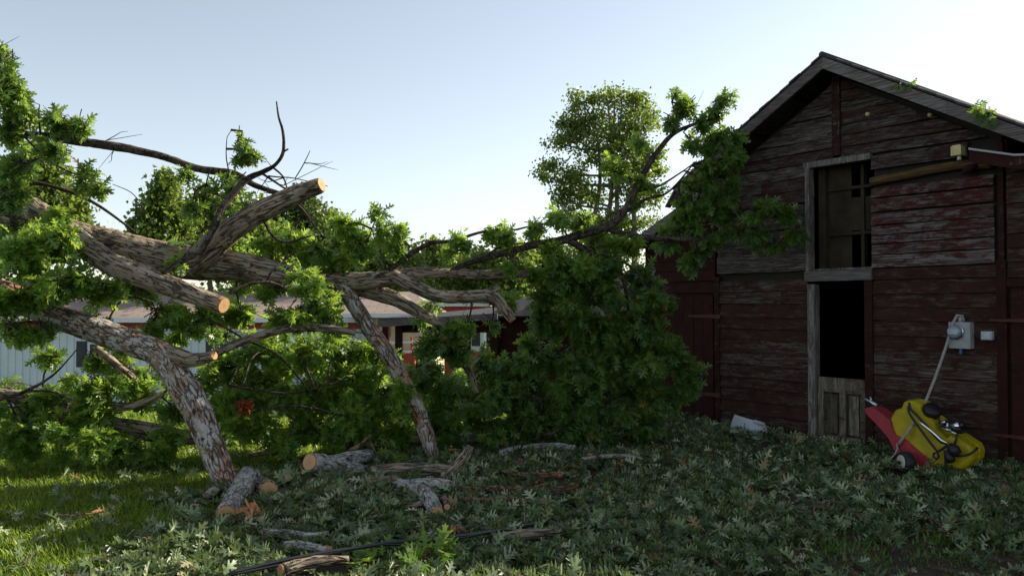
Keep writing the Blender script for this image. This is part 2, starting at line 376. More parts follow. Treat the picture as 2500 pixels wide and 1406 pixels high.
# ---------------------------------------------------------------- ground
GP = [G(230, 1406), G(300, 1330), G(430, 1255), G(520, 1215), G(600, 1180), G(700, 1150), G(900, 1120)]
def seg_d(x, y, pts):
    return min(math.hypot(x-p.x, y-p.y) for p in pts)
def grass_w(x, y):
    """1 = lawn, 0 = littered soil"""
    # polyline from the camera foot to the barn's shadow edge
    pts = [(-1.6, 1.0)]+[(p.x, p.y) for p in GP]+[(-.6, 10.5), (3.0, 13.5), (8, 18)]
    xb = None
    for (x0, y0), (x1, y1) in zip(pts, pts[1:]):
        if y0 <= y <= y1: xb = x0+(x1-x0)*(y-y0)/(y1-y0+1e-9)
    if xb is None: return 1.0 if y > 18 else 0.0
    e = xb-x+.45*mn.noise(Vector((x*1.7, y*1.7, 3)))+.22*mn.noise(Vector((x*5.7, y*5.7, 3)))
    return min(1, max(0, .65+e/.6))
MOUNDS = [(G(800, 1240), .6, .05), (G(1500, 1060), 1.2, .06), (G(1250, 1080), 1.0, .04), (G(1400, 1250), .9, .02), (G(430, 1370), .5, .03), (G(1200, 1380), .8, .02)]
def gz(x, y):
    z = .025*mn.noise(Vector((x*.9, y*.9, 0)))+.012*mn.noise(Vector((x*4, y*4, 5)))
    for p, r, h in MOUNDS:
        d2 = ((x-p.x)**2+(y-p.y)**2)/(r*r)
        if d2 < 6: z += h*math.exp(-d2)
    s = min(1, max(0, (y-12)/9)); s = s*s*(3-2*s); e = min(1, max(0, (2-x)/8))
    return z-s*(.35+.75*e)
def axis(lo, a, b, hi, fine):
    mid = list(np.arange(a, b+1e-6, fine)); left = []; st = fine; q = a
    while q > lo: st *= 1.35; q -= st; left.append(max(q, lo))
    right = []; st = fine; q = b
    while q < hi: st *= 1.35; q += st; right.append(min(q, hi))
    return left[::-1]+mid+right
xs = axis(-900, -6.5, 7.5, 900, .09); ys = axis(-60, 1.5, 13.0, 1500, .09)
vv = []; gw = []
for y in ys:
    for x in xs: vv.append((x, y, gz(x, y) if abs(x) < 60 and y < 80 else -.9)); gw.append(grass_w(x, y))
nx_ = len(xs); ff = [(j*nx_+i, j*nx_+i+1, (j+1)*nx_+i+1, (j+1)*nx_+i) for j in range(len(ys)-1) for i in range(nx_-1)]
me = bpy.data.meshes.new('ground'); me.from_pydata(vv, [], ff)
a = me.attributes.new('grass', 'FLOAT', 'POINT'); a.data.foreach_set('value', gw)
me.polygons.foreach_set('use_smooth', [True]*len(ff))
m, t, b = mat('soil_and_lawn'); q = NT(t); v = q.obj()
soil = q.ramp(q.noise(v, 5, 8, .7), [(.3, (.022, .016, .011)), (.5, (.055, .040, .027)), (.72, (.12, .09, .06))])
grit = q.n('ShaderNodeTexVoronoi'); grit.inputs['Scale'].default_value = 55; q.l(v, grit.inputs['Vector'])
soil = q.mix(q.ramp(grit.outputs['Distance'], [(.12, (.55,)*3), (.3, (0,0,0))]), soil, (.22, .18, .15))
lawn = q.ramp(q.noise(v, 9, 6, .7), [(.3, (.022, .045, .010)), (.7, (.055, .095, .02))])
q.l(q.mix(q.attr('grass', 'Fac'), soil, lawn), b.inputs['Base Color']); b.inputs['Roughness'].default_value = .95; b.inputs['Specular IOR Level'].default_value = .1
q.bump(q.math('ADD', q.noise(v, 22, 6, .7), grit.outputs['Distance']), .8, .02, b); me.materials.append(m)
go = bpy.data.objects.new('ground', me); C.objects.link(go); tag(go, kind='structure')
slab = MB(); u0 = 1.80
slab.hexa([tuple(W(*c)) for c in ((1.86,1.25,.0),(3.6,1.25,.0),(3.6,.02,.0),(1.80,.02,.0),(1.86,1.25,.05),(3.6,1.25,.05),(3.6,.02,.05),(1.80,.02,.05))])
tag(slab.build('pavement', M['concrete']), kind='structure')

# grass blades
def grass_field(n, x0, x1, y0, y1, test, h0, h1, mt, name, label, cat, wid=.07):
    pos = []; 
    xsn = RS.uniform(x0, x1, n*3); ysn = y0+(y1-y0)*RS.rand(n*3)**1.15
    for x, y in zip(xsn, ysn):
        if RS.rand() < test(x, y): pos.append((x, y, gz(x, y)-.004))
        if len(pos) >= n: break
    N = len(pos); az = RS.rand(N)*6.283; tl = RS.rand(N)*.75
    d = np.stack([np.cos(az)*tl, np.sin(az)*tl, np.ones(N)], 1); nn = np.stack([np.cos(az), np.sin(az), -tl*.5+.01], 1)
    L = RS.uniform(h0, h1, N); cl = np.array([mn.noise(Vector((p[0]*1.3, p[1]*1.3, 9))) for p in pos])
    o = leaf_mesh(name, pos, d, nn, L*(1+.5*cl), np.clip(RS.beta(2, 2.5, N)+cl*.3, 0, 1), mt, None, BLADE, curl=0, fold=0, wscale=np.full(N, wid)*RS.uniform(.7, 1.3, N), curlv=-RS.rand(N)*.45)
    return tag(o, label, cat, kind='stuff')
def in_view(x, y, m=.6): return abs(x) < y*.66+m
grass_field(95000, -8.5, 1.5, 3.6, 12.5, lambda x, y: grass_w(x, y)*in_view(x, y), .04, .085, M['grass'], 'grass', 'short sunlit green lawn with tree shadows at left', 'grass', wid=.11)
WP_ = [(G(1694, 1302), .22), (G(1850, 1315), .3), (G(2050, 1340), .3), (G(2220, 1310), .4), (G(2350, 1320), .35), (G(2300, 1360), .3), (G(2130, 1365), .25), (G(1000, 1345), .22), (G(1640, 1290), .15), (G(650, 1300), .25), (G(2450, 1290), .2), (G(1960, 1395), .15)]
grass_field(15000, -2.5, 6, 3.8, 7.5, lambda x, y: max(math.exp(-((x-p.x)**2+(y-p.y)**2)/(r*r)*1.5) for p, r in WP_), .025, .06, M['weed'], 'low_weeds', 'small green weeds coming up through the fallen leaves', 'weeds', wid=.35)

# leaf litter
CLEAR = [(G(552, 1290), .17), (G(655, 1232), .2), (G(757, 1165), .14), (G(1070, 1275), .2), (G(993, 1258), .08), (G(1091, 1255), .08), (G(2213, 1175), .32), (G(2180, 1150), .15), (G(1402, 1200), .08), (G(690, 1412), .13), (G(1510, 1145), .05), (G(1840, 1092), .40), (G(1110, 1305), .10), (G(1472, 1215), .05), (G(700, 1185), .1)]
def litter_density(x, y):
    for p, r in CLEAR:
        if (x-p.x)**2+(y-p.y)**2 < r*r: return .06
    q = Vector((x, y, 0))-BO; off = q.dot(BN)
    if off < .04: return 0
    d = 1-grass_w(x, y)*.97
    d *= .85+1.1*mn.noise(Vector((x*1.1+4, y*1.1, 1)))+.7*mn.noise(Vector((x*3.1, y*3.1, 6)))
    # barer gravel at the lower right
    p = G(2280, 1385); dd = ((x-p.x)/1.5)**2+((y-p.y)/.7)**2
    d *= 1-.93*math.exp(-dd*dd*.6)
    p = G(1800, 1345); dd = ((x-p.x)/1.2)**2+((y-p.y)/.18)**2
    d *= 1-.6*math.exp(-dd)
    p = G(2490, 1220); dd = ((x-p.x)/.5)**2+((y-p.y)/.35)**2
    d *= 1-.8*math.exp(-dd)
    return max(0, d)
lp = []; ld = []; ln = []; ll = []; lr = []
cnt = 0
while cnt < 62000:
    x = RS.uniform(-4.5, 7); y = 3.2+9.3*RS.rand()
    if not in_view(x, y, .3) or RS.rand() > litter_density(x, y): continue
    mound = max([h*math.exp(-((x-p.x)**2+(y-p.y)**2)/(r*r)) for p, r, h in MOUNDS])
    k = 1 if RS.rand() < .5 else 5
    c = Vector((x, y, gz(x, y)+.01+abs(RS.normal(0, .024))+mound*RS.rand()*.5+max(0, mn.noise(Vector((x*2.2, y*2.2, 8))))*RS.rand()*.09)); hue = RS.rand()
    a0 = RS.rand()*6.28
    for i in range(k):
        az = a0+(RS.normal(0, 1.0) if k > 1 else 0); tilt = RS.normal(.05, .5 if k > 1 else .4)
        d = Vector((math.cos(az), math.sin(az), tilt))
        n = Vector((RS.normal(0, .8), RS.normal(0, .8), 1))
        lp.append(tuple(c+Vector((RS.normal(0, .02), RS.normal(0, .02), i*.008)))); ld.append(tuple(d)); ln.append(tuple(n)); ll.append(RS.choice((.045, .065, .08, .095, .115, .135))*RS.uniform(.85, 1.15)); lr.append(min(.999, max(0, RS.beta(1.2, 1.8)*.85+hue*.3-.08+(RS.rand() < .04)*.5))); cnt += 1
o = leaf_mesh('leaf_litter', lp, ld, np.array(ln), ll, lr, M['leaf_litter'], None, curl=.9, fold=1.0)
tag(o, 'thick carpet of torn green and gray oak leaves over the yard', 'leaf litter', kind='stuff')
tw = MB()
for i in range(760):
    x = RS.uniform(-3.5, 6); y = RS.uniform(3.8, 9.5); th = RS.uniform(2.0, 3.6) if i % 9 == 0 else 1.0
    if not in_view(x, y) or litter_density(x, y) < .25: continue
    a = RS.rand()*6.28; L = RS.uniform(.15, .55); z = gz(x, y)+RS.uniform(.02, .08)
    pts = [Vector((x+math.cos(a)*L*t_+RS.normal(0, .02), y+math.sin(a)*L*t_+RS.normal(0, .02), z+RS.normal(0, .02)+t_*RS.uniform(-.02, .08))) for t_ in (0, .35, .7, 1)]
    pp, rr = smooth_path(pts, [.005*th, .0045*th, .0035*th, .002*th], .08); tw.tube(pp, rr, 6 if th > 1 else 4, True)
for i in range(60):
    x = RS.uniform(-4.5, -1.2); y = RS.uniform(4.2, 8.5); a = RS.normal(.3, .7); L = RS.uniform(.1, .4); z = gz(x, y)+.03
    pts = [Vector((x+math.cos(a)*L*t_, y+math.sin(a)*L*t_+RS.normal(0, .02), z+RS.normal(0, .01))) for t_ in (0, .5, 1)]
    pp, rr = smooth_path(pts, [.004, .003, .0015], .08); tw.tube(pp, rr, 4, False)
cb = MB()
for i in range(420):
    c_ = (G(650, 1260), G(850, 1230), G(1080, 1240), G(1250, 1180), G(720, 1180))[i % 5]; x = c_.x+RS.normal(0, .35); y = c_.y+RS.normal(0, .25); z = gz(x, y)+RS.uniform(.01, .07)
    if y < 3.8: continue
    a = RS.rand()*6.28; L = RS.uniform(.01, .045); t_ = Vector((math.cos(a), math.sin(a), RS.normal(0, .3)))*L; q_ = Vector((-math.sin(a), math.cos(a), RS.normal(0, .3)))*L*.35
    p_ = Vector((x, y, z)); u_ = Vector((0, 0, .003)); cb.hexa([p_-t_-q_, p_+t_-q_*.5, p_+t_*.8+q_, p_-t_+q_, p_-t_-q_+u_, p_+t_-q_*.5+u_, p_+t_*.8+q_+u_, p_-t_+q_+u_])
tag(cb.build('wood_chips', M['chip']), 'small orange saw chips sprinkled round the cut logs', 'wood chips', kind='stuff')
o = tw.build('fallen_twigs', M['bark_brown']); tag(o, 'thin broken twigs scattered through leaves and grass', 'twigs', kind='stuff')
# ---------------------------------------------------------------- barn  (local x = along the front, y = into the barn, z = up)
barn = empty('barn', BO, BROT, label='dark red weathered wooden barn with loft opening and half open door', cat='barn')
ZR = 4.335
def roofz(u): return ZR+.05-.575*abs(u)
def board_rows(mb, zs, ua, ub, y0=-.02, th=.018, lap=.016, limit=None, gap=.004, warp=.004, joints=()):
    """lapped boards between the heights zs; limit(z) gives (u_min, u_max) under a sloping roof"""
    for z0, z1 in zip(zs, zs[1:]):
        lo0, hi0, lo1, hi1 = ua, ub, ua, ub
        if limit:
            a0, b0 = limit(z0); a1, b1 = limit(z1); lo0 = max(ua, a0); hi0 = min(ub, b0); lo1 = max(ua, a1); hi1 = min(ub, b1)
            if hi0-lo0 < .05: continue
            if hi1 < lo1: hi1 = lo1 = (hi1+lo1)/2
        cuts = [0]+sorted(j for j in (random.uniform(.25, .75),) if random.random() < .12 and ub-ua > 1.0)+[1]
        for s0, s1 in zip(cuts, cuts[1:]):
            e0 = random.gauss(0, warp); e1 = random.gauss(0, warp); lp_ = lap+random.gauss(0, .004); n = 5; r = random.random()
            # several spans so a board can sag
            for k in range(n):
                f0 = s0+(s1-s0)*k/n+(.0008 if k == 0 and s0 > 0 else 0); f1 = s0+(s1-s0)*(k+1)/n
                sg0 = e0*(1-f0)+e1*f0+math.sin(f0*5+r*9)*warp*.5; sg1 = e0*(1-f1)+e1*f1+math.sin(f1*5+r*9)*warp*.5
                A0 = lo0+(hi0-lo0)*f0; A1 = lo0+(hi0-lo0)*f1; B0 = lo1+(hi1-lo1)*f0; B1 = lo1+(hi1-lo1)*f1
                zb0 = z0+gap/2+sg0; zb1 = z0+gap/2+sg1; zt0 = z1-gap/2+sg0; zt1 = z1-gap/2+sg1
                yb = y0-lp_; yt = y0
                mb.hexa([(A0,yb-th+.01,zb0),(A1,yb-th+.01,zb1),(A1,y0+.006,zb1),(A0,y0+.006,zb0),(B0,yt-th+.01,zt0),(B1,yt-th+.01,zt1),(B1,y0+.006,zt1),(B0,y0+.006,zt0)], r)
def rows(a, b, h, j=.012):
    n = max(1, round((b-a)/h)); z = [a+(b-a)*i/n+(random.uniform(-j, j) if 0 < i < n else 0) for i in range(n+1)]; return z
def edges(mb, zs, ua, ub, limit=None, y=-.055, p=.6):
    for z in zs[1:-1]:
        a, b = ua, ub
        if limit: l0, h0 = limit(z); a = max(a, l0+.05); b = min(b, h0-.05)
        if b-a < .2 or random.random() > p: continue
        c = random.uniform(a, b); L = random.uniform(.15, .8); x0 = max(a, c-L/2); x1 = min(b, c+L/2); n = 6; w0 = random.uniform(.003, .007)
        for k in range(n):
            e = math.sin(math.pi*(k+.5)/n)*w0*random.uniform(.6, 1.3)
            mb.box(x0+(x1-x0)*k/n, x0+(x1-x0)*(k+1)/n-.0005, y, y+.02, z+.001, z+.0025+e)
lim = lambda z: (-(ZR-.05-z)/.575, (ZR-.05-z)/.575)
mb = MB(); board_rows(mb, rows(-.05, 1.97, .150), -1.72, -.42); board_rows(mb, rows(-.05, 1.93, .150), .40, 1.68)
mb.build('siding', M['siding_low'], barn)
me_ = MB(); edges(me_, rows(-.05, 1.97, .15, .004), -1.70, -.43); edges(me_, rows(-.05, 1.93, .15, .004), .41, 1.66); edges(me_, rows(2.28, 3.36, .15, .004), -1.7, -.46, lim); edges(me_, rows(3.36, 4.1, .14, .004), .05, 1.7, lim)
me_.build('pale_edges', M['log_yellow'], barn)['label'] = 'thin pale edges along some boards'  # thin pale strips on random stretches of the board edges
mb = MB(); board_rows(mb, rows(2.28, 3.36, .150), -1.74, -.44, limit=lim, gap=.006, warp=.006); board_rows(mb, rows(3.36, 4.30, .140), -1.74, -.07, limit=lim, warp=.005)
board_rows(mb, rows(3.36, 4.30, .140), .03, 1.74, limit=lim, warp=.005)
board_rows(mb, [3.17, 3.345], .395, 1.42, y0=-.03, gap=.02)
board_rows(mb, rows(2.1, 3.35, .14), 1.46, 1.70, limit=lim, y0=-.006) if False else None
mb.build('siding', M['siding_up'], barn)
mb = MB(); board_rows(mb, [2.065, 2.30], -1.75, -.435, y0=-.045, gap=.004, warp=.002, lap=.004)
mb.build('siding', M['siding_up'], barn)['label'] = 'wide bare gray board under the left upper siding'
mb = MB()
for z0, z1 in [(2.865,2.975),(2.70,2.845),(2.545,2.675),(2.435,2.535),(2.34,2.43),(2.225,2.335),(2.075,2.215)]:
    board_rows(mb, [z0, z1], .392, 1.665, y0=-.035, lap=.012, gap=.002, warp=.005)
pn = mb.build('siding', M['siding_gray'], barn); pn['label'] = 'peeling gray and red boards with open gaps right of the loft'
mb = MB(); pp, rr = smooth_path([Vector((.39,-.03,3.045)), Vector((.8,-.045,3.07)), Vector((1.30,-.05,3.10)), Vector((1.66,-.05,3.06))], [.052,.05,.047,.04], .06)
mb.tube(pp, rr, 12, bark=.06); mb.build('log_beam', M['log_yellow'], barn)
# dark sheets, the interior's shade put into their colour behind the open gaps
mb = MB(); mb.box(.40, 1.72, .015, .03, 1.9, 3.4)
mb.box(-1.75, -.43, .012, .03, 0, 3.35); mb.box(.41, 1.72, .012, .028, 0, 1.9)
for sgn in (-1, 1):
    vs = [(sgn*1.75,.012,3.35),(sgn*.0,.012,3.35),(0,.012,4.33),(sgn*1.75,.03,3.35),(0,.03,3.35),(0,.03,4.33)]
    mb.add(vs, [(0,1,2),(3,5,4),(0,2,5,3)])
mb.build('shade_backing', M['dark'], barn)
# side, rear walls, floors
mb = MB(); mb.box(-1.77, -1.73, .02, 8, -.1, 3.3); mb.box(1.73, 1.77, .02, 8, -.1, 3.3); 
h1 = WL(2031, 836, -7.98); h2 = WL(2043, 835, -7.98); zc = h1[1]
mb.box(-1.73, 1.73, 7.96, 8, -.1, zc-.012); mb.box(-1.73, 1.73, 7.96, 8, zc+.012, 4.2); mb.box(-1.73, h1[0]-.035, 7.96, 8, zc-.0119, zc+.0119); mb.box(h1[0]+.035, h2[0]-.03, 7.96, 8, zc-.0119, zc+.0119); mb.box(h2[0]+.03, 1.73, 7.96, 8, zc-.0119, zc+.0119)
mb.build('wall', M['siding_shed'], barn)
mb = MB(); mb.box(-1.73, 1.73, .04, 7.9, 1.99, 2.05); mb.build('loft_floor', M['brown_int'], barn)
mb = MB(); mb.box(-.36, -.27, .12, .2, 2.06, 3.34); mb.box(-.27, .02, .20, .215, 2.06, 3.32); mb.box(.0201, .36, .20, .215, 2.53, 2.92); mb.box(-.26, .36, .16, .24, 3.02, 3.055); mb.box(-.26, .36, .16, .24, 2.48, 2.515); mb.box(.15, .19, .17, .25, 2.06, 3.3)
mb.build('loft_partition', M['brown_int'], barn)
# trims
mb = MB(); mb.box(1.68, 1.77, -.055, .0, -.02, 2.10); mb.box(1.70, 1.75, -.04, 0, 2.10, 3.28); mb.box(-1.80, -1.72, -.05, 0, -.02, 2.03); mb.build('corner_board', M['trim_red'], barn)
mb = MB(); mb.box(-.07, .03, -.065, 0, 3.40, 4.33); mb.build('batten', M['trim_red'], barn)
mb = MB(); mb.box(.395, 1.68, -.05, .0, 1.935, 2.055); mb.build('ledger_board', M['siding_low'], barn)
for i, (u, z) in enumerate(((WL(2124, 281)), (WL(2276, 283)))):
    mb = MB(); mb.tube([Vector((u, -.02, z)), Vector((u, -.07, z))], [.028, .02], 12); o = mb.build('wall_insulator', M['lamp_y'], barn)
# roof
mb = MB()
for s, ue in ((-1, 2.25), (1, 2.9)):
    z0 = ZR+.17; ze = z0-.575*ue; n = 16
    for k in range(n):
        a0 = ue*k/n; a1 = ue*(k+1)/n; j = random.gauss(0, .006)
        q_ = [(s*a0, -.38+j, z0-.575*a0+.005), (s*a1, -.38+j, z0-.575*a1+.012), (s*a1, 8.3, z0-.575*a1+.012), (s*a0, 8.3, z0-.575*a0+.005)]
        top = [(x, y, z+.025) for x, y, z in q_]
        if s < 0: q_ = [q_[1], q_[0], q_[3], q_[2]]; top = [top[1], top[0], top[3], top[2]]
        mb.hexa(q_+top)
mb.tube([Vector((0, -.39, ZR+.19)), Vector((0, 8.3, ZR+.19))], [.035, .035], 8)
mb.build('roof', M['roof'], barn)
mb = MB()
for s, ue in ((-1, 2.22), (1, 2.9)):
    cut = [0, .47, 1] if s > 0 else [0, .55, 1]
    for f0, f1 in zip(cut, cut[1:]):
        a0 = ue*f0+(.002 if f0 else 0); a1 = ue*f1; zt = lambda a_: ZR+.165-.575*a_; h = .135
        q_ = [(s*a0, -.37, zt(a0)-h), (s*a1, -.37, zt(a1)-h), (s*a1, -.335, zt(a1)-h), (s*a0, -.335, zt(a0)-h), (s*a0, -.37, zt(a0)), (s*a1, -.37, zt(a1)), (s*a1, -.335, zt(a1)), (s*a0, -.335, zt(a0))]
        if s < 0: q_ = [q_[i] for i in (1,0,3,2,5,4,7,6)]
        mb.hexa(q_)
mb.build('rake_board', M['fascia'], barn)
mb = MB()
for y in (-.30, .4, 1.2, 2.0, 3.0):
    for s, ue in ((-1, 2.2), (1, 2.6)):
        mb.beam((0, y, ZR+.11), (s*ue, y, ZR+.11-.575*ue), .04, .09)
for s in (-1, 1):
    for a_ in (.5, 1.1, 1.65, 2.1): mb.beam((s*a_, -.33, ZR+.135-.575*a_), (s*a_, 6, ZR+.135-.575*a_), .10, .02)
mb.build('rafters', M['siding_shed'], barn)
# broken eave ends at the left
mb = MB()
for k in range(9):
    y = -.36+k*.13; L = random.uniform(.05, .28)
    mb.beam((-2.18, y, ZR+.12-.575*2.18), (-2.24-L, y+random.uniform(-.03,.03), ZR+.06-.575*(2.24+L)-random.uniform(0, .08)), .11, .022)
mb.build('broken_eave_boards', M['trim_gray'], barn)
# door, door frame, loft opening
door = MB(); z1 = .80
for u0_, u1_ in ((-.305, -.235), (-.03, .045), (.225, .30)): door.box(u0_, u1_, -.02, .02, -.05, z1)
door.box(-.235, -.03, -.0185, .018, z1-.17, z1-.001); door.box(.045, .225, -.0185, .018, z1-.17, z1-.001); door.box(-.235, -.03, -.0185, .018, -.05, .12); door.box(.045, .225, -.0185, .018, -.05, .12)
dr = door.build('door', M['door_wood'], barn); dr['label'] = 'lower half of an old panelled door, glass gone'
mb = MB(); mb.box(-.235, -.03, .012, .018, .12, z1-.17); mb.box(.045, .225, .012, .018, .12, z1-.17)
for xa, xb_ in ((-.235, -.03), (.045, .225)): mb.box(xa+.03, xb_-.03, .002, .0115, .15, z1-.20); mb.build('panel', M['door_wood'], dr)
mb = MB(); mb.box(-.41, -.315, -.06, .05, -.05, 1.90); mb.build('door_jamb', M['trim_gray'], barn)
mb = MB(); mb.box(.305, .398, -.06, .05, -.05, 1.93); mb.build('door_jamb', M['trim_red'], barn)
mb = MB(); mb.box(-.44, .40, -.075, .06, 1.935, 2.055); mb.build('lintel', M['fascia'], barn)
mb = MB(); mb.box(-.43, -.375, -.06, .05, 2.06, 3.30); mb.box(-.45, .39, -.062, .05, 3.302, 3.372); mb.box(-.37, .385, -.02, .1, 2.06, 2.085); mb.build('loft_frame', M['trim_gray'], barn)
# left lean-to
zl = lambda u: 2.56+.464*(u+3.0)
mb = MB()
limL = lambda z: (-3.04+max(0, (z-(2.50-.01))/.464), 9)
board_rows(mb, rows(1.82, 3.02, .15), -3.04, -1.80, limit=limL, y0=-.015)
for k in range(8):
    a_ = -3.04+k*.155; r = random.random()
    if a_ < -2.52 or a_ > 9: mb.box(a_, a_+.15, -.03+random.uniform(-.004,.004), -.01, -.05, 1.80, r)
lt = empty('lean_to', (0, 0, 0)); lt.parent = barn
mb.build('siding', M['siding_shed'], lt)
mb = MB(); mb.box(-3.05, -1.80, 0, .02, -.05, 2.5); mb.box(-3.07, -3.04, -.02, 7.5, -.3, 2.48); mb.build('wall', M['siding_shed'], lt)
mb = MB(); mb.hexa([(-3.12,-.36,zl(-3.12)-.02),(-1.80,-.36,zl(-1.80)-.02),(-1.80,7.6,zl(-1.80)-.02),(-3.12,7.6,zl(-3.12)-.02),(-3.12,-.36,zl(-3.12)+.03),(-1.80,-.36,zl(-1.80)+.03),(-1.80,7.6,zl(-1.80)+.03),(-3.12,7.6,zl(-3.12)+.03)]); mb.build('roof', M['roof'], lt)
mb = MB(); mb.hexa([(-3.12,-.38,zl(-3.12)-.12),(-1.80,-.38,zl(-1.80)-.12),(-1.80,-.362,zl(-1.80)-.12),(-3.12,-.362,zl(-3.12)-.12),(-3.12,-.38,zl(-3.12)+.01),(-1.80,-.38,zl(-1.80)+.01),(-1.80,-.362,zl(-1.80)+.01),(-3.12,-.362,zl(-3.12)+.01)]); mb.build('rake_board', M['fascia'], lt)
def plank_door(parent, ua, ub, z1_):
    mb = MB(); n = max(2, round((ub-ua)/.16)); w_ = (ub-ua)/n
    for k in range(n): mb.box(ua+k*w_+.003, ua+(k+1)*w_-.003, -.035+random.uniform(-.003,.003), -.008, -.03, z1_)
    return mb.build('plank_door', M['siding_shed'], parent)
pdl = plank_door(lt, -2.50, -1.83, 1.78)
for z in (1.50, .45):
    mb = MB(); mb.hexa([(-2.25,-.047,z-.012),(-1.70,-.058,z-.03),(-1.70,-.052,z-.03),(-2.25,-.037,z-.012),(-2.25,-.047,z+.012),(-1.70,-.058,z+.03),(-1.70,-.052,z+.03),(-2.25,-.037,z+.012)]); mb.build('strap_hinge', M['red_strap'], pdl)
# right lean-to; its unseen far stretch is added to shade the foreground
rt = empty('lean_to', (0, 0, 0)); rt.parent = barn
mb = MB(); board_rows(mb, rows(1.92, 3.10, .15), 1.775, 3.2, y0=-.012, limit=lambda z: (-9, 1.5+(3.18-z)/.12)); board_rows(mb, rows(.0, 2.55, .15), 3.2, 6.4, y0=-.012); mb.build('siding', M['siding_low'], rt)
mb = MB(); mb.box(1.77, 3.2, .0, .02, -.05, 2.95); mb.box(3.2, 6.4, .0, .02, -.05, 2.58); mb.box(6.4, 6.44, 0, 7.5, -.05, 2.5); mb.build('wall', M['siding_shed'], rt)
mb = MB(); mb.box(1.775, 3.2, -.05, -.005, 1.83, 1.915); mb.build('door_header', M['trim_red'], rt)
pdr = plank_door(rt, 1.80, 3.15, 1.82)
for z in (1.50, .36):
    mb = MB(); mb.hexa([(1.62,-.075,z-.010),(2.3,-.052,z-.03),(2.3,-.045,z-.03),(1.62,-.068,z-.010),(1.62,-.075,z+.010),(2.3,-.052,z+.03),(2.3,-.045,z+.03),(1.62,-.068,z+.010)]); mb.build('strap_hinge', M['red_strap'], pdr)
zr = lambda u: 3.205-.12*(u-1.5)-.18*min(.5, max(0, u-1.5))
mb = MB(); [mb.hexa([(a_,-.45,zr(a_)),(b_,-.45,zr(b_)),(b_,7.5,zr(b_)),(max(a_,1.77),7.5,zr(a_)),(a_,-.45,zr(a_)+.02),(b_,-.45,zr(b_)+.02),(b_,7.5,zr(b_)+.02),(max(a_,1.77),7.5,zr(a_)+.02)]) for a_, b_ in ((1.60,2.0),(2.0,6.7))]; mb.build('roof', M['galv'], rt)
mb = MB(); [mb.hexa([(a_,-.43,zr(a_)-.12),(b_,-.43,zr(b_)-.12),(b_,-.40,zr(b_)-.12),(a_,-.40,zr(a_)-.12),(a_,-.43,zr(a_)-.004),(b_,-.43,zr(b_)-.004),(b_,-.40,zr(b_)-.004),(a_,-.40,zr(a_)-.004)]) for a_, b_ in ((1.60,2.0),(2.0,6.7))]; mb.build('rake_board', M['trim_red'], rt)
mb = MB(); u, z = WL(2370, 413, .05); mb.tube([Vector((u-.07,-.08,z-.04)), Vector((u,-.09,z)), Vector((u+.08,-.08,z+.03))], [.02,.05,.02], 8); mb.build('knot_stub', M['trim_red'], barn)

# security lamp socket on the wall
def wall_thing(name, px, py, **k):
    u, z = WL(px, py, .05); p = W(u, 0, z); return empty(name, p, BROT, **k), u, z
ls, u, z = wall_thing('lamp_socket', 2346, 372, label='small yellowed plastic lamp socket high on the barn front', cat='lamp socket')
mb = MB(); mb.box(-.05, .05, -.17, -.06, -.045, .05); mb.box(-.04, .04, -.16, -.07, .05, .062); mb.build('housing', M['lamp_y'], ls)
mb = MB(); mb.tube([Vector((.01,-.11,-.045)), Vector((.012,-.12,-.09))], [.018,.022], 10); mb.build('bulb_holder', M['cream_p'], ls)
mb = MB(); mb.box(-.03, .03, -.062, -.02, -.03, .03); mb.build('bracket', M['galv'], ls)
# meter
mt_, u, z = wall_thing('electric_meter', 2350, 818, label='gray square electric meter with round glass dial on barn wall', cat='electric meter')
mb = MB(); mb.box(-.105, .105, -.125, -.03, -.135, .135); mb.build('housing', M['galv'], mt_)
mb = MB(); mb.tube([Vector((-.03,-.124,.035)), Vector((-.03,-.150,.035))], [.082,.080], 28); o = mb.build('dial_ring', M['metal'], mt_)
mb = MB(); mb.tube([Vector((-.03,-.150,.035)), Vector((-.03,-.19,.035)), Vector((-.03,-.205,.035))], [.072,.066,.05], 28); o = mb.build('dial_glass', M['glass'], mt_)
mb = MB(); mb.box(-.075, .015, -.2075, -.2055, .012, .055); 
for k in range(4): mb.box(-.07+k*.02, -.056+k*.02, -.2095, -.2078, .028, .046)
mb.build('dial_face', M['white_p'], mt_)
mb = MB(); mb.tube([Vector((0,-.09,.135)), Vector((0,-.09,.19))], [.026,.024], 14); mb.build('hub', M['galv'], mt_)
mb = MB(); mb.box(-.012,.012,-.10,-.08,-.19,-.137); mb.build('seal', M['blue_s'], mt_)
sb, u, z = wall_thing('junction_box', 2413, 819, label='small white plastic junction box right of the meter', cat='junction box')
mb = MB(); mb.box(-.05,.05,-.10,-.03,-.042,.042); mb.box(-.042,.042,-.112,-.1005,-.034,.034); mb.build('housing', M['white_p'], sb)
mb = MB()
for a_ in (-.03, .03): mb.tube([Vector((a_,-.112,0)), Vector((a_,-.116,0))], [.005,.005], 8)
mb.build('screw', M['galv'], sb)
def path_px(pts, off): return [WP(a_, b_, off[i] if isinstance(off, (list, tuple)) else off) for i, (a_, b_) in enumerate(pts)]
mb = MB(); pp, rr = smooth_path(path_px([(2432,690),(2440,760),(2436,800),(2428,830),(2420,840),(2425,870),(2424,890)], .05), [.0035]*7, .05); mb.tube(pp, rr, 5)
tag(mb.build('wire', M['black'], None), 'thin dark wire hanging down the wall by the junction box', 'wire')
mb = MB(); pp, rr = smooth_path(path_px([(2353,784),(2349,771),(2337,769),(2326,790),(2314,832),(2298,880),(2278,935),(2250,1000),(2222,1045),(2192,1086)], [.10,.10,.12,.14,.17,.2,.3,.52,.72,.74]), [.0145]*10, .05); mb.tube(pp, rr, 12)
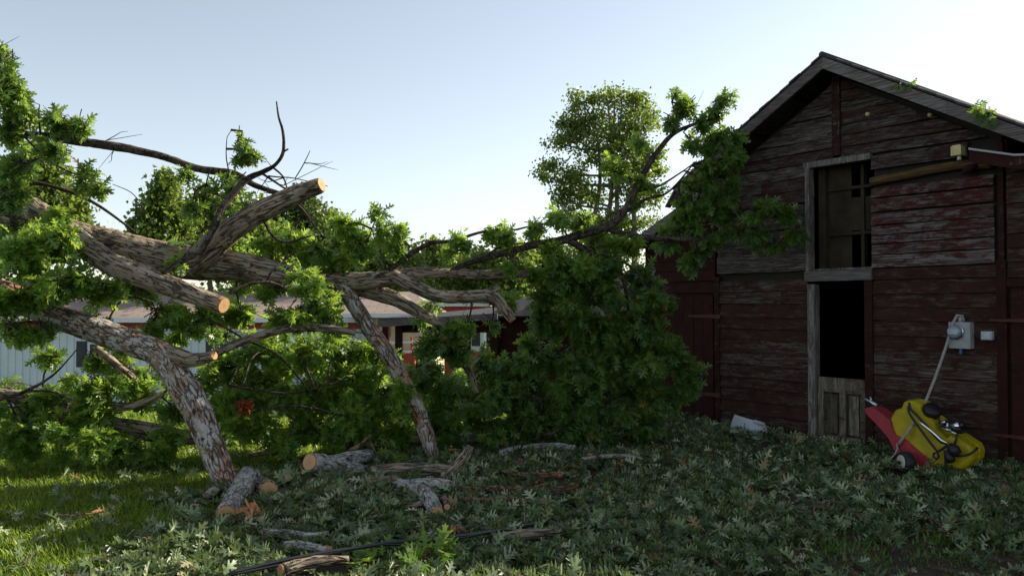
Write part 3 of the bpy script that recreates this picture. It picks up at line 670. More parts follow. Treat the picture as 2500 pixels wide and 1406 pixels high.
tag(mb.build('service_cable', M['conduit'], None), 'thick pale service cable curving down from meter over yellow tank', 'cable')

# sprayer on its red trailer, tipped against the wall
sp = empty('sprayer_trailer', W(1.05, .45, 0), BROT, label='yellow tank sprayer on a faded red tow trailer tipped against barn', cat='sprayer')
spi = Vector((1.05, 0, 0))
def SP(cx, cy, off):   # crop pixels of the sprayer -> local
    u, z = WL(2050+cx/4.393, 900+cy/4.393, off); return Vector((u-1.05, -(off-.45), z))
def slab_from(pts, o0, o1, name, mt__, bev=((0,.86),(.12,.955),(.28,1),(.72,1),(.88,.955),(1,.86)), sub=1, smooth=True):
    P2 = [SP(a_, b_, (o0+o1)/2) for a_, b_ in pts]; c = sum(P2, Vector())/len(P2); n = len(P2); mb = MB(); vs = []
    for f, s in bev:
        for p in P2: vs.append((c.x+(p.x-c.x)*s, -((o0+(o1-o0)*f)-.45), c.z+(p.z-c.z)*s))
    m_ = len(bev); fs = [(i*n+k, (i+1)*n+k, (i+1)*n+(k+1) % n, i*n+(k+1) % n) for i in range(m_-1) for k in range(n)]
    fs.append(tuple(range(n))); fs.append(tuple(reversed([(m_-1)*n+k for k in range(n)])))
    mb.add(vs, fs, .5, smooth); o = mb.build(name, mt__, sp)
    if sub: md = o.modifiers.new('s', 'SUBSURF'); md.levels = md.render_levels = sub
    return o
tank = [(755,345),(800,328),(870,335),(935,380),(950,440),(985,490),(1050,520),(1095,560),(1120,640),(1180,700),(1240,735),(1290,700),(1330,720),(1400,765),(1470,810),(1490,850),(1503,890),(1495,960),(1450,1020),(1380,1080),(1290,1110),(1190,1122),(1110,1115),(1040,1080),(1020,1010),(960,940),(860,860),(760,770),(700,735),(640,715),(605,670),(590,600),(600,540),(640,470),(665,430),(700,415),(730,410)]
tk = slab_from(tank, .34, .66, 'tank', M['yellow'], bev=((0,.93),(.05,.97),(.12,.995),(.2,1),(.46,1),(.48,.982),(.52,.982),(.54,1),(.8,1),(.88,.995),(.95,.97),(1,.93)), sub=0, smooth=False)
tray = [(318,425),(345,408),(390,408),(440,430),(520,485),(590,545),(612,640),(640,700),(740,745),(860,850),(960,930),(1030,1010),(1060,1080),(1120,1120),(1180,1150),(1090,1165),(1000,1140),(830,1040),(640,870),(580,740),(480,620),(400,540),(330,470)]
slab_from(tray, .50, .70, 'trailer_bed', M['pink'], bev=((0,.985),(.01,1),(.99,1),(1,.985)), sub=0, smooth=False)
# filler lid
mb = MB(); a_ = SP(985,455,.56); b_ = SP(1015,425,.50); ax = Vector((.45, -.35, .8)).normalized()
mb.tube([a_-ax*.03, a_+ax*.02, a_+ax*.05], [.088,.088,.075], 24); mb.build('lid', M['black'], sp)
def hose(pts, offs, r, mt__, name='hose', n=8):
    mb = MB(); pp, rr = smooth_path([SP(x_, y_, o_) for (x_, y_), o_ in zip(pts, offs if isinstance(offs, (list, tuple)) else [offs]*len(pts))], [r]*len(pts), .03); mb.tube(pp, rr, n); return mb.build(name, mt__, sp)
hose([(735,400),(745,470),(800,560),(860,640),(940,750),(1010,840),(1050,890),(1010,905),(1005,940),(1040,970),(1062,940),(1045,890),(1100,860),(1150,820)], .735, .012, M['black'])
hose([(745,360),(760,430),(830,500),(930,610),(1020,720),(1090,790),(1150,800)], .73, .013, M['black'])
hose([(1060,520),(1090,600),(1150,630),(1200,620)], .66, .012, M['black'])
hose([(1255,700),(1250,760),(1215,830)], .70, .012, M['black'])
hose([(1230,930),(1300,935),(1390,915),(1450,875),(1480,845)], [.73,.74,.74,.72,.68], .011, M['black'])
hose([(1180,930),(1140,980),(1150,1060),(1190,1120)], .735, .016, M['black'])
hose([(855,570),(930,625),(1010,690),(1090,765),(1150,800)], .755, .014, M['chrome'], 'spray_wand')
mb = MB(); mb.tube([SP(1120,590,.6), SP(1190,625,.62), SP(1240,650,.62)], [.045,.05,.05], 14); mb.tube([SP(1240,640,.62), SP(1290,600,.62), SP(1320,625,.62)], [.05,.052,.04], 16); mb.build('pump', M['black_gloss'], sp)
mb = MB(); mb.tube([SP(1225,610,.655), SP(1285,612,.67)], [.034,.036], 16); mb.build('pump_head', M['chrome'], sp)
mb = MB()
for a_, b_ in (((1100,640),(1190,660)), ((1180,665),(1250,700)), ((1085,600),(1130,560)), ((1160,580),(1150,640))): mb.tube([SP(*a_,.66), SP(*b_,.67)], [.014,.012], 8)
mb.build('valve', M['metal'], sp)
mb = MB(); mb.tube([SP(1175,820,.74), SP(1225,870,.75), SP(1270,920,.74)], [.035,.06,.04], 10); mb.tube([SP(1150,870,.74), SP(1180,960,.75), SP(1200,1000,.74)], [.03,.05,.035], 10); mb.build('control_box', M['black'], sp)
mb = MB(); mb.tube([SP(270,320,.5), SP(330,350,.5), SP(400,400,.5)], [.012,.022,.03], 10); mb.tube([SP(330,300,.5), SP(345,360,.5)], [.01,.01], 8); mb.build('hitch', M['metal'], sp)
def wheel(cx, cy, off):
    c = SP(cx, cy, off); mb = MB(); R_ = .115; n = 28
    prof = [(R_*.5,-.045),(R_*.8,-.05),(R_*.97,-.038),(R_,-.015),(R_,.015),(R_*.97,.038),(R_*.8,.05),(R_*.5,.045)]
    ax = Vector((-.55, -.83, .1)).normalized(); e1 = ax.cross(Vector((0,0,1))).normalized(); e2 = e1.cross(ax)
    vs = []
    for k in range(n):
        a_ = 6.2832*k/n
        for r_, y_ in prof: vs.append(c+ax*y_+(e1*math.cos(a_)+e2*math.sin(a_))*r_)
    m_ = len(prof); mb.add(vs, [(k*m_+i, k*m_+(i+1) % m_, ((k+1) % n)*m_+(i+1) % m_, ((k+1) % n)*m_+i) for k in range(n) for i in range(m_)], .5, True)
    tyre = mb.build('wheel', M['black'], sp)
    mb = MB(); mb.tube([c-ax*.03, c+ax*.052, c+ax*.056], [R_*.62,R_*.66,R_*.60], 24); mb.build('rim', M['rim'], tyre)
    mb = MB(); mb.tube([c+ax*.05, c+ax*.075], [.018,.014], 12); mb.build('axle_cap', M['black'], tyre)
wheel(705, 1010, .86)
mb = MB(); mb.tube([SP(420,1035,.85), SP(470,1060,.85), SP(640,1040,.82)], [.03,.035,.02], 10); mb.build('axle', M['black'], sp)
mb = MB()
mb.beam(SP(1150,1205,.8), SP(1700,1075,.35), .03, .03); mb.build('tow_bar', M['red_strap'], sp)
hose([(610,800),(620,860),(600,900),(560,950),(490,990),(415,1025)], [.78,.8,.84,.88,.9,.92], .008, M['conduit'], 'drain_hose')
hose([(640,830),(660,900),(640,980),(560,1030),(480,1060)], [.78,.82,.86,.9,.92], .008, M['black'], 'drain_hose')
mb = MB(); pp, rr = smooth_path([SP(400,1040,.9), SP(250,1110,1.05), SP(100,1190,1.2), SP(0,1270,1.3)], [.018,.016,.012,.01], .05); mb.tube(pp, rr, 8)
pp, rr = smooth_path([SP(300,1085,1.05), SP(150,1160,1.15), SP(-10,1290,1.3)], [.008,.008,.007], .05); mb.tube(pp, rr, 6); mb.build('boom_pipe', M['metal'], sp)

# curved white plastic cover standing against the wall
cv = empty('plastic_cover', W(-1.45, .28, 0), BROT, label='pale curved plastic cover propped against the barn among leaves', cat='plastic cover')
mb = MB(); vs = []; nU, nV = 14, 8
for i in range(nU+1):
    f = i/nU; px = 1803+f*75; 
    for j in range(nV+1):
        g = j/nV; top = 1006+f*20; bot = 1052+f*30+8*math.sin(f*3.1); sh = -7*math.sin(g*2.2)*(1-f)+10*f*math.sin(g*3.0)
        u, z = WL(px+sh, top+(bot-top)*g, .25+.10*math.sin(f*3.14)); vs.append((u+1.45, -(.05+.14*math.sin(f*3.0)+.05*g), z-.02))
n0 = len(vs); vs += [(x, y+.012, z) for x, y, z in vs]
fs = []
for i in range(nU):
    for j in range(nV):
        a_ = i*(nV+1)+j; fs += [(a_, a_+1, a_+nV+2, a_+nV+1), (n0+a_, n0+a_+nV+1, n0+a_+nV+2, n0+a_+1)]
for i in range(nU):
    a_ = i*(nV+1); fs.append((a_, a_+nV+1, n0+a_+nV+1, n0+a_)); a_ += nV; fs.append((a_, n0+a_, n0+a_+nV+1, a_+nV+1))
for j in range(nV): fs.append((j, n0+j, n0+j+1, j+1)); a_ = nU*(nV+1)+j; fs.append((a_, a_+1, n0+a_+1, n0+a_))
mb.add(vs, fs, .5, True); mb.build('shell', M['white_p'], cv)
ta = Vector(vs[(nU-3)*(nV+1)]); tb = Vector(vs[nU*(nV+1)]); mb = MB(); mb.tube([ta+Vector((-.02,-.03,0)), tb+Vector((.03,-.05,-.01))], [.022,.022], 12); mb.build('rolled_edge', M['white_p'], cv)

# ---------------------------------------------------------------- shed left of the barn
sx = 12.9
shed = empty('open_shed', (P(1200, 900, 14).x, 14.0, 0), label='low dark red shed with an open timber carport left of barn', cat='shed')
shO = shed.location.copy()
def SH(px, py, Y): return P(px, py, Y)-shO
def quadbox(mb, x0, x1, y0, y1, z0, z1): mb.box(x0, x1, y0, y1, z0, z1)
zt = SH(1300, 765, 14).z; xr = SH(1640, 800, 14).x; xl = SH(1203, 800, 14).x
mb = MB(); k = xl
while k < xr: mb.box(k+.004, k+.176, -.02+random.uniform(-.004,.004), .02, -.5, zt); k += .18
mb.box(xl, xr, .021, .04, -.5, zt); mb.build('wall', M['siding_shed'], shed)
mb = MB(); a_ = SH(927,790,14.0); b_ = SH(1215,772,13.8); mb.beam((a_.x,a_.y-.15,a_.z), (b_.x,b_.y-.15,b_.z), .06, .11); mb.build('front_beam', M['fascia'], shed)
mb = MB(); rz = a_.z+.06; mb.hexa([(a_.x,-.15,rz),(xr,-.25,rz+.11),(xr,3.4,rz+.45),(a_.x,3.4,rz-.02),(a_.x,-.15,rz+.04),(xr,-.25,rz+.15),(xr,3.4,rz+.5),(a_.x,3.4,rz+.02)]); mb.build('roof', M['roof'], shed)
mb = MB(); c1 = SH(1240,738,14.5); c2 = SH(1520,660,13.6)
mb.hexa([(c1.x,-.3,zt-.04),(xr,-.3,zt-.04),(xr,-.05,zt-.04),(c1.x,-.05,zt-.04),(c1.x,.5,c1.z),(c2.x,.5,c2.z),(c2.x,.9,c2.z),(c1.x,.9,c1.z)]); mb.build('upper_roof', M['roof'], shed)
for px, Yp in ((974, 14.0), (1141, 14.1), (1207, 13.9), (941, 16.6)):
    p = SH(px, 800, Yp); mb = MB(); mb.box(p.x-.06, p.x+.06, p.y-.06, p.y+.06, -.6, rz-.0); mb.build('post', M['siding_shed'], shed)
# header board closing the top of the opening, as in the dark strip under the roof
pa = SH(978,805,14.05); pb = SH(1205,812,14.05)
mb = MB(); mb.box(pa.x, pb.x, .04, .08, SH(1100,812,14).z, rz+.01); mb.build('header', M['siding_shed'], shed)

# ---------------------------------------------------------------- houses behind
ha = empty('mobile_home', (P(300, 900, 22).x, 22.0, -1.0), label='long white ribbed mobile home with brown shingle roof behind the branches', cat='mobile home')
hO = ha.location.copy(); HA = lambda px, py, Y: P(px, py, Y)-hO
xl = HA(-420, 0, 22).x; xr = HA(905, 0, 22).x; ze = HA(0, 782, 22).z; zb = HA(0, 803, 22).z
mb = MB(); k = xl
while k < xr: mb.box(k, min(k+.11, xr), -.03, .0, -.2, zb); mb.box(min(k+.11, xr-.02), min(k+.2, xr), -.012, .0, -.2, zb); k += .2
mb.box(xl, xr, 0.001, 4.5, -.2, zb); mb.build('wall', M['white_wall'], ha)
mb = MB(); mb.box(xl, xr, -.035, 4.5, zb+.001, ze-.001); mb.build('red_band', M['red_wall'], ha)
mb = MB(); zr_ = HA(0, 712, 24.3).z
mb.add([(xl-.2,-.4,ze+.06),(xr+.2,-.4,ze+.06),(xr+.2,2.3,zr_),(xl-.2,2.3,zr_),(xl-.2,5,ze+.06),(xr+.2,5,ze+.06)], [(0,1,2,3),(3,2,5,4),(0,3,4),(1,5,2),(0,4,5,1)]); mb.build('roof', M['shingle'], ha)
mb = MB(); mb.box(xl-.22, xr+.22, -.43, -.401, ze-.05, ze+.075); mb.build('fascia', M['white_trim'], ha)
def window(parent, cx, z0, z1, w_, y=-.036, sh=True):
    mb = MB(); mb.box(cx-w_/2, cx+w_/2, y-.02, y, z0, z1); f = mb.build('window', M['white_trim'], parent)
    mb = MB(); mb.box(cx-w_/2+.05, cx-.02, y-.026, y-.021, z0+.05, z1-.05); mb.box(cx+.02, cx+w_/2-.05, y-.026, y-.021, z0+.05, z1-.05); mb.build('pane', M['window'], f)
    if sh:
        for s in (-1, 1):
            mb = MB(); x0 = cx+s*(w_/2+.18); mb.box(x0-.14, x0+.14, y-.02, y, z0-.03, z1+.03)
            n = 11
            for i in range(n): zz = z0+(z1-z0)*(i+.2)/n; mb.box(x0-.11, x0+.11, y-.032, y-.0205, zz, zz+(z1-z0)/n*.55)
            mb.build('shutter', M['shutter'], parent)
for px in (245, 560, -150, 850):
    c = HA(px, 870, 22); window(ha, c.x, HA(0, 893, 22).z, HA(0, 835, 22).z, .62)
hc = empty('porch_house', (P(985, 800, 20).x, 20.0, -.9), label='cream sided house wing with brown hipped roof behind carport', cat='house')
cO = hc.location.copy(); HC = lambda px, py, Y: P(px, py, Y)-cO
x0 = HC(912,0,20).x; x1 = HC(1062,0,20).x; z1 = HC(0,775,20).z
mb = MB(); mb.box(x0, x1, 0, 3, -.1, z1)
k = x0
while k < x1: mb.box(k, k+.02, -.014, 0, -.1, z1); k += .25
mb.build('wall', M['cream_wall'], hc)
mb = MB(); zf = HC(0,766,19.7).z; e0 = HC(900,0,19.7).x-.9; e1 = HC(1066,0,19.7).x; zz = HC(0,712,21.5).z
mb.add([(e0,-.35,zf),(e1,-.35,zf),(e1,3.4,zf),(e0,3.4,zf),(e0+1.0,1.5,zz),(e1-.75,1.5,zz)], [(0,1,5,4),(1,2,5),(2,3,4,5),(3,0,4),(0,3,2,1)]); mb.build('roof', M['shingle'], hc)
mb = MB(); mb.box(e0, e1+.01, -.385, -.352, zf-.09, zf+.012); mb.build('fascia', M['white_trim'], hc)
c = HC(985,0,20); mb = MB(); mb.box(c.x-.36, c.x+.36, -.5, -.02, HC(0,915,19.5).z, HC(0,862,19.5).z)
for k in range(3): mb.box(c.x-.30+k*.28, c.x-.25+k*.28, -.5, -.45, HC(0,862,19.5).z+.001, HC(0,822,19.5).z)
mb.build('porch', M['red_wall'], hc)
mb = MB()
for py in (836, 859): z_ = HC(0,py,19.4).z; mb.box(c.x-.38, c.x+.75, -.56, -.505, z_-.02, z_+.025)
mb.build('railing', M['white_trim'], hc)
mb = MB(); p = HC(947,0,20); mb.box(p.x-.09, p.x+.09, -.03, -.015, HC(0,822,20).z, z1-.15); mb.build('shutter', M['red_wall'], hc)
hb = empty('mobile_home', (P(1130, 800, 27).x, 27.0, -.5), label='white trailer with red skirt and black shutter seen through the carport', cat='mobile home')
bO = hb.location.copy(); HB = lambda px, py, Y: P(px, py, Y)-bO
x0 = HB(1040,0,27).x; x1 = HB(1183,0,27).x
zs_ = [HB(0, y_, 27).z for y_ in (905, 858, 766, 748)]
mb = MB(); mb.box(x0, x1, 0, 8, zs_[1], zs_[2]); k = x0
while k < x1-.1: mb.box(k, k+.1, -.02, 0, zs_[1], zs_[2]); k += .2
mb.build('wall', M['white_wall'], hb)
mb = MB(); mb.box(x0, x1+.004, -.025, 8, zs_[0]-.4, zs_[1]-.001); mb.box(x0, x1, -.025, 8, zs_[2]+.001, zs_[3]); mb.build('red_band', M['red_wall'], hb)
mb = MB(); mb.hexa([(x0-.3,-.35,zs_[3]),(x1+.15,-.35,zs_[3]),(x1+.15,8.3,zs_[3]),(x0-.3,8.3,zs_[3]),(x0-.3,-.35,zs_[3]+.10),(x1+.15,-.35,zs_[3]+.10),(x1+.15,3.9,zs_[3]+.5),(x0-.3,3.9,zs_[3]+.5)]); mb.build('roof', M['white_trim'], hb)
c = HB(1132,0,27); window(hb, c.x, HB(0,842,27).z, HB(0,812,27).z, .5)

# ---------------------------------------------------------------- trees behind
def bg_tree(name, label, Y, trunk_px, base_z, clumps, n, mt__, leaf=.17, group=None, stems=1, tpl=LEAF6, gap=.0, spread=1.5, kk=34):
    n = int(n*1.5)
    c0 = P(trunk_px, 700, Y); c0.z = base_z
    root = empty(name, c0, label=label, cat='tree', group=group)
    tr = MB(); pos = []; dr_ = []; nr = []
    tot = sum(rx*ry for _, _, rx, ry in clumps); tops = []
    cl = []
    for px, py, rx, ry in clumps:
        c = P(px, py, Y); c.y += random.uniform(-.5, .5)*rx/F*Y; cl.append((c, rx/F*Y, ry/F*Y, rx*ry))
    for s in range(stems):
        x_off = (s-(stems-1)/2)*.55; top = max(cl, key=lambda k_: k_[0].z)[0]
        a_ = Vector((c0.x+x_off*.4, Y, base_z)); e = Vector((top.x+x_off, Y+random.uniform(-.3,.3), top.z))
        pp, rr = smooth_path([a_, a_.lerp(e, .35)+Vector((x_off*.5,0,0)), a_.lerp(e, .7)+Vector((random.gauss(0,.15),0,0)), e], [.16, .12, .07, .02], .5)
        tr.tube(pp, rr, 8)
    for c, sx_, sz_, wgt in cl:
        h = (c.z-base_z); f = max(.15, min(.85, (h-sz_*1.2)/max(.5, (max(k_[0].z for k_ in cl)-base_z))))
        top = max(cl, key=lambda k_: k_[0].z)[0]; b_ = Vector((c0.x, Y, base_z)).lerp(Vector((top.x, Y, top.z)), f)
        pp, rr = smooth_path([b_, b_.lerp(c, .55)+Vector((0,0,-.15)), c, c+Vector((random.gauss(0,sx_*.4),0,sz_*.6))], [.06, .04, .022, .006], .4); tr.tube(pp, rr, 6, False)
        k = int(n*wgt/tot)
        # sub clusters make uneven, gappy foliage
        m_ = max(4, int(k/kk))
        for j in range(m_):
            a_ = RS.normal(0, 1, 3); a_ /= np.linalg.norm(a_); r_ = RS.rand()**.45
            q_ = c+Vector((a_[0]*sx_*r_, a_[1]*sx_*r_*.9, a_[2]*sz_*r_)); rad = (.18*min(1.5, max(.6, sx_))+.12)*spread
            if RS.rand() < gap: continue
            if RS.rand() < .3:
                pp, rr = smooth_path([c.lerp(q_, .1), c.lerp(q_, .6)+Vector((0,0,-.05)), q_], [.016,.010,.004], .4); tr.tube(pp, rr, 4, False)
            o_ = RS.normal(0, rad*.55, (kk, 3))*np.array([1, 1, .75]); pos.append(np.array(q_)[None, :]+o_)
    pos = np.concatenate(pos); N = len(pos); d = RS.normal(0, 1, (N, 3)); d[:, 2] -= .5; nn = RS.normal(0, .7, (N, 3)); nn[:, 2] += .6
    cln = np.array([mn.noise(Vector(p)*.6) for p in pos])
    leaf_mesh('crown', pos, d, nn, RS.uniform(.7, 1.25, N)*leaf, np.clip(RS.beta(2, 2, N)+cln*.5, 0, 1), mt__, root, tpl, curl=.2, fold=.2, loc=tuple(c0))
    o = tr.build('trunk', M['bark_far'], root, world=True)
    return root
bg_tree('deciduous_tree', 'dense dark tree at the far left behind the fallen limbs', 24, 60, -1.1, [(40,430,70,60),(100,420,60,60),(70,520,110,70),(150,500,50,60),(30,600,90,70),(160,590,60,60),(-40,520,90,120),(190,560,35,40),(95,380,40,30)], 15000, M['leaf_far'], .17, 'trees behind the yard')
bg_tree('deciduous_tree', 'pointed dark green tree right of the leftmost tree, under the long bare limb', 27, 400, -1.1, [(405,460,28,42),(390,520,45,45),(430,540,50,50),(360,560,35,30),(410,600,70,60)], 7000, M['leaf_far'], .17, 'trees behind the yard')
bg_tree('deciduous_tree', 'gappy tree behind the forked dark twigs left of the sawn stub', 29, 520, -1.1, [(510,480,30,35),(560,520,40,50),(480,540,35,40),(600,560,60,60),(530,600,80,60),(640,520,35,40)], 8000, M['leaf_far'], .17, 'trees behind the yard')
bg_tree('deciduous_tree', 'olive tree right below the sawn stub', 29, 735, -1.1, [(745,520,40,42),(710,560,50,50),(770,580,45,50),(700,620,70,60),(735,480,28,22)], 7500, M['leaf_far_dark'], .17, 'trees behind the yard')
bg_tree('deciduous_tree', 'small round topped tree right of the sawn stub', 31, 815, -1.1, [(812,540,24,28),(835,590,35,50),(800,620,45,60),(870,600,30,40)], 4500, M['leaf_far'], .17, 'trees behind the yard')
bg_tree('deciduous_tree', 'yellow green tree low in the middle of the skyline', 33, 930, -1.1, [(935,620,50,30),(900,650,50,40),(960,650,50,40),(1000,640,30,30),(930,690,80,40)], 6500, M['leaf_far_yellow'], .18, 'trees behind the yard')
bg_tree('deciduous_tree', 'rounded light green tree right of the low yellow green one', 33, 1080, -1.1, [(1070,625,35,30),(1110,640,35,35),(1040,660,40,35),(1090,690,70,40),(1060,600,22,16)], 6000, M['leaf_far_yellow'], .18, 'trees behind the yard')
bg_tree('deciduous_tree', 'pale thin tree just left of the tall tree', 34, 1200, -.9, [(1190,640,30,30),(1230,660,40,30),(1190,700,60,35),(1290,690,50,40),(1250,720,80,30)], 5000, M['leaf_far_yellow'], .18, 'trees behind the yard')
bg_tree('deciduous_tree', 'tall airy tree with several pale stems standing beside the barn roof', 30, 1480, -.9,
  [(1420,250,45,28),(1500,240,50,22),(1550,250,40,26),(1590,290,28,28),(1400,300,38,32),(1450,300,60,40),(1540,310,55,45),(1480,370,75,50),(1400,340,35,30),(1360,345,28,16),(1570,380,50,45),(1350,410,42,16),(1325,430,24,18),(1400,430,60,22),(1530,430,60,45),(1600,390,25,35),(1440,470,70,30),(1370,480,35,26),(1560,480,55,35),(1520,540,60,30),(1450,550,60,30),(1580,545,45,25),(1390,520,40,25),(1480,610,120,40),(1600,420,20,20)],
  18500, M['leaf_far'], .125, 'trees behind the yard', stems=4, tpl=LEAF6, gap=.12, spread=1.25, kk=46)
bg_tree('deciduous_tree', 'broad mid green tree filling the skyline over the middle of the fallen trunk', 26, 880, -1.1, [(860,600,50,40),(920,620,60,40),(800,640,60,40),(980,650,60,40),(900,670,110,35)], 8000, M['leaf_far'], .16, 'trees behind the yard')
bg_tree('deciduous_tree', 'low spreading tree between the rounded light green one and the tall tree', 27, 1240, -1.0, [(1180,650,55,40),(1250,640,60,45),(1320,650,50,45),(1240,690,110,35),(1120,680,60,30)], 8000, M['leaf_far'], .16, 'trees behind the yard')
bg_tree('deciduous_tree', 'wide tree behind the base of the sawn stub, in front of the gappy tree', 25, 600, -1.1, [(560,600,60,40),(620,580,60,45),(680,610,60,45),(620,650,110,40),(300,640,60,30),(370,640,60,40)], 8000, M['leaf_far'], .16, 'trees behind the yard')
bg_tree('shrub', 'yellow green shrub seen past the trailer end through the carport', 30, 1200, -.6, [(1198,830,18,60),(1210,790,22,40),(1200,880,25,40),(1250,800,40,50)], 2500, M['leaf_far_yellow'], .14)
# far-off wood on the horizon
n = 26000; xw = RS.uniform(-75, 75, n); yw = RS.uniform(62, 76, n)
hw = np.array([4.2+2.2*mn.noise(Vector((x*.09, 0, 0)))+1.6*mn.noise(Vector((x*.31, 7, 0))) for x in xw])
pos = np.stack([xw, yw, -1+RS.rand(n)**.7*hw], 1)
o = leaf_mesh('far_wood', pos, RS.normal(0, 1, (n, 3)), RS.normal(0, 1, (n, 3)), RS.uniform(.5, 1.0, n), RS.rand(n), M['leaf_far_dark'], None, LEAF6, curl=.2, fold=.2)
tag(o, 'hazy line of woods along the far horizon', 'woods', kind='stuff')
# ---------------------------------------------------------------- the fallen oak
tree = empty('fallen_tree', (-1.0, 8.4, 0), label='huge fallen oak with sawn limbs, two leg-like branches and leafy crown', cat='fallen tree')
IDX = []   # points of the limbs, for tying leafy twigs to them
def limb(pts, mt__, name='limb', n=28, step=.03, bark=.13, seed=0, parent=tree, cut=False, world=True, reg=True, capend=True, wig=.0):
    """pts: (px, py, Y, diameter in px)"""
    W_ = [P(a, b, c) for a, b, c, d in pts]; Rr = [d/2/F*c*(.78 if d > 22 else .9) for a, b, c, d in pts]
    pp, rr = smooth_path(W_, Rr, step)
    if wig:
        for i in range(1, len(pp)-1): pp[i] = pp[i]+Vector(mn.noise_vector(pp[i]*2.3))*wig*min(1, i/6)+Vector(mn.noise_vector(pp[i]*7))*wig*.35*min(1, i/6)
    mb = MB(); mb.tube(pp, rr, n, capend, bark=bark, seed=seed); o = mb.build(name, mt__, parent, world=world)
    if reg: IDX.extend(pp[::4])
    if cut: cutface(pp[-1], (pp[-1]-pp[-2]).normalized(), rr[-1]*.97, o)
    return o, pp, rr
def cutface(c, ax, r, parent, tilt=None):
    ax = Vector(ax).normalized()
    if tilt is not None: ax = (ax+Vector(tilt)).normalized()
    e1 = ax.cross(Vector((0, 0, 1)) if abs(ax.z) < .9 else Vector((1, 0, 0))).normalized(); e2 = ax.cross(e1)
    mb = MB(); n = 40; vs = [c+ax*.012]; cs = [(0, 0, 0)]; se = random.random()*9
    for j, f in enumerate((.35, .7, .96, 1.0)):
        for k in range(n):
            a = 6.2832*k/n; rr_ = r*f*(1+.05*mn.noise(Vector((math.cos(a)*1.4+se, math.sin(a)*1.4, 0)))); z = .012 if f < 1 else -.03
            vs.append(c+ax*z+e1*math.cos(a)*rr_+e2*math.sin(a)*rr_); cs.append((math.cos(a)*f, math.sin(a)*f, se*.0))
    fs = [(0, 1+k, 1+(k+1) % n) for k in range(n)]
    for j in range(3): fs += [(1+j*n+k, 1+(j+1)*n+k, 1+(j+1)*n+(k+1) % n, 1+j*n+(k+1) % n) for k in range(n)]
    mb.add(vs, fs, .5, False, cs)
    o = bpy.data.objects.new('x', None); bpy.data.objects.remove(o)
    o = mb.build('cut_face', M['cut']); o.parent = parent
    p = parent
    while p.parent is not None: p = p.parent
    o.matrix_parent_inverse = Matrix.Identity(4)
    off = Matrix.Identity(4)
    # parent limbs hold world coordinates through their own inverse, top-level logs have none
    return o
B = M['bark']; BT = M['bark_thin']
limb([(-260,430,8.7,120),(-80,510,8.6,115),(60,555,8.5,108),(180,580,8.4,104),(300,608,8.35,102),(420,635,8.3,104),(500,645,8.3,104),(600,655,8.3,84),(720,680,8.35,78),(820,688,8.4,60),(930,682,8.5,50),(1000,668,8.6,40),(1080,666,8.7,32),(1180,672,8.85,30),(1290,668,9.0,26),(1345,684,9.1,12)], B, n=40, step=.028, seed=1)
limb([(430,655,8.25,70),(480,635,8.15,85),(540,580,8.0,82),(610,530,7.9,72),(690,490,7.8,62),(740,468,7.75,56),(783,452,7.7,46)], B, n=36, seed=2, cut=True)
limb([(960,672,8.5,36),(1010,698,8.45,44),(1070,722,8.4,40),(1140,724,8.35,38),(1195,722,8.3,38),(1222,742,8.25,36),(1250,780,8.2,27)], B, n=30, seed=3, cut=True)
limb([(1160,722,8.4,26),(1195,712,8.35,20),(1220,702,8.3,14)], B, n=18, seed=4)
limb([(60,500,8.3,70),(150,560,7.8,76),(220,612,7.5,74),(300,655,7.35,72),(400,692,7.25,66),(480,722,7.15,60),(545,745,7.05,52)], B, n=38, seed=5, cut=True)
limb([(-160,650,7.7,80),(0,712,7.6,78),(120,765,7.5,74),(220,800,7.45,78),(320,838,7.4,80),(390,866,7.35,84),(430,915,7.3,86),(470,985,7.25,84),(500,1050,7.2,78),(530,1125,7.15,74),(568,1205,7.05,62)], M['bark_flaky'], n=44, step=.026, bark=.11, seed=6)
limb([(380,850,7.38,60),(430,870,7.3,52),(475,878,7.2,44),(521,868,7.1,28)], B, n=28, seed=7, cut=True)
limb([(480,880,7.35,20),(530,860,7.45,26),(600,830,7.6,26),(700,803,7.7,26),(780,800,7.75,24),(868,811,7.8,20)], B, n=22, seed=8)
limb([(800,690,8.4,40),(850,725,8.35,48),(900,800,8.3,50),(950,870,8.3,50),(985,930,8.3,46),(1010,985,8.3,52),(1040,1060,8.3,48),(1062,1140,8.3,38)], M['bark_flaky'], n=36, bark=.11, seed=9)
limb([(850,700,8.6,44),(950,725,8.6,46),(1010,755,8.6,40),(1060,785,8.65,30),(1090,805,8.7,22),(1115,860,8.9,22),(1150,915,9.0,18),(1165,960,9.0,12)], B, n=26, seed=10)
limb([(-60,322,7.9,26),(0,325,7.9,25),(75,330,7.9,25),(180,345,7.9,26),(300,362,7.95,27),(400,385,8.0,25),(480,410,8.05,23),(570,425,8.1,20),(620,452,8.1,16),(690,478,8.15,12),(730,505,8.2,9),(760,540,8.2,5),(785,575,8.2,3)], BT, 'branch', 16, bark=.12, seed=11, wig=.01)
limb([(395,668,7.2,11),(440,640,7.3,15),(490,612,7.45,16),(520,560,7.6,18),(545,505,7.7,19),(600,440,7.8,18),(645,418,7.8,14),(672,402,7.8,10),(692,370,7.8,9),(690,320,7.8,7),(680,285,7.8,5),(675,248,7.8,3)], BT, 'branch', 14, bark=.12, seed=12, wig=.008)
limb([(0,438,7.9,12),(100,450,7.9,11),(200,480,8.0,10),(270,522,8.0,8),(335,570,8.1,5)], BT, 'branch', 10, bark=.1, seed=13, wig=.008)
limb([(395,668,7.2,12),(420,655,7.25,14),(440,640,7.3,15)], BT, 'branch', 10, bark=.1, seed=14)
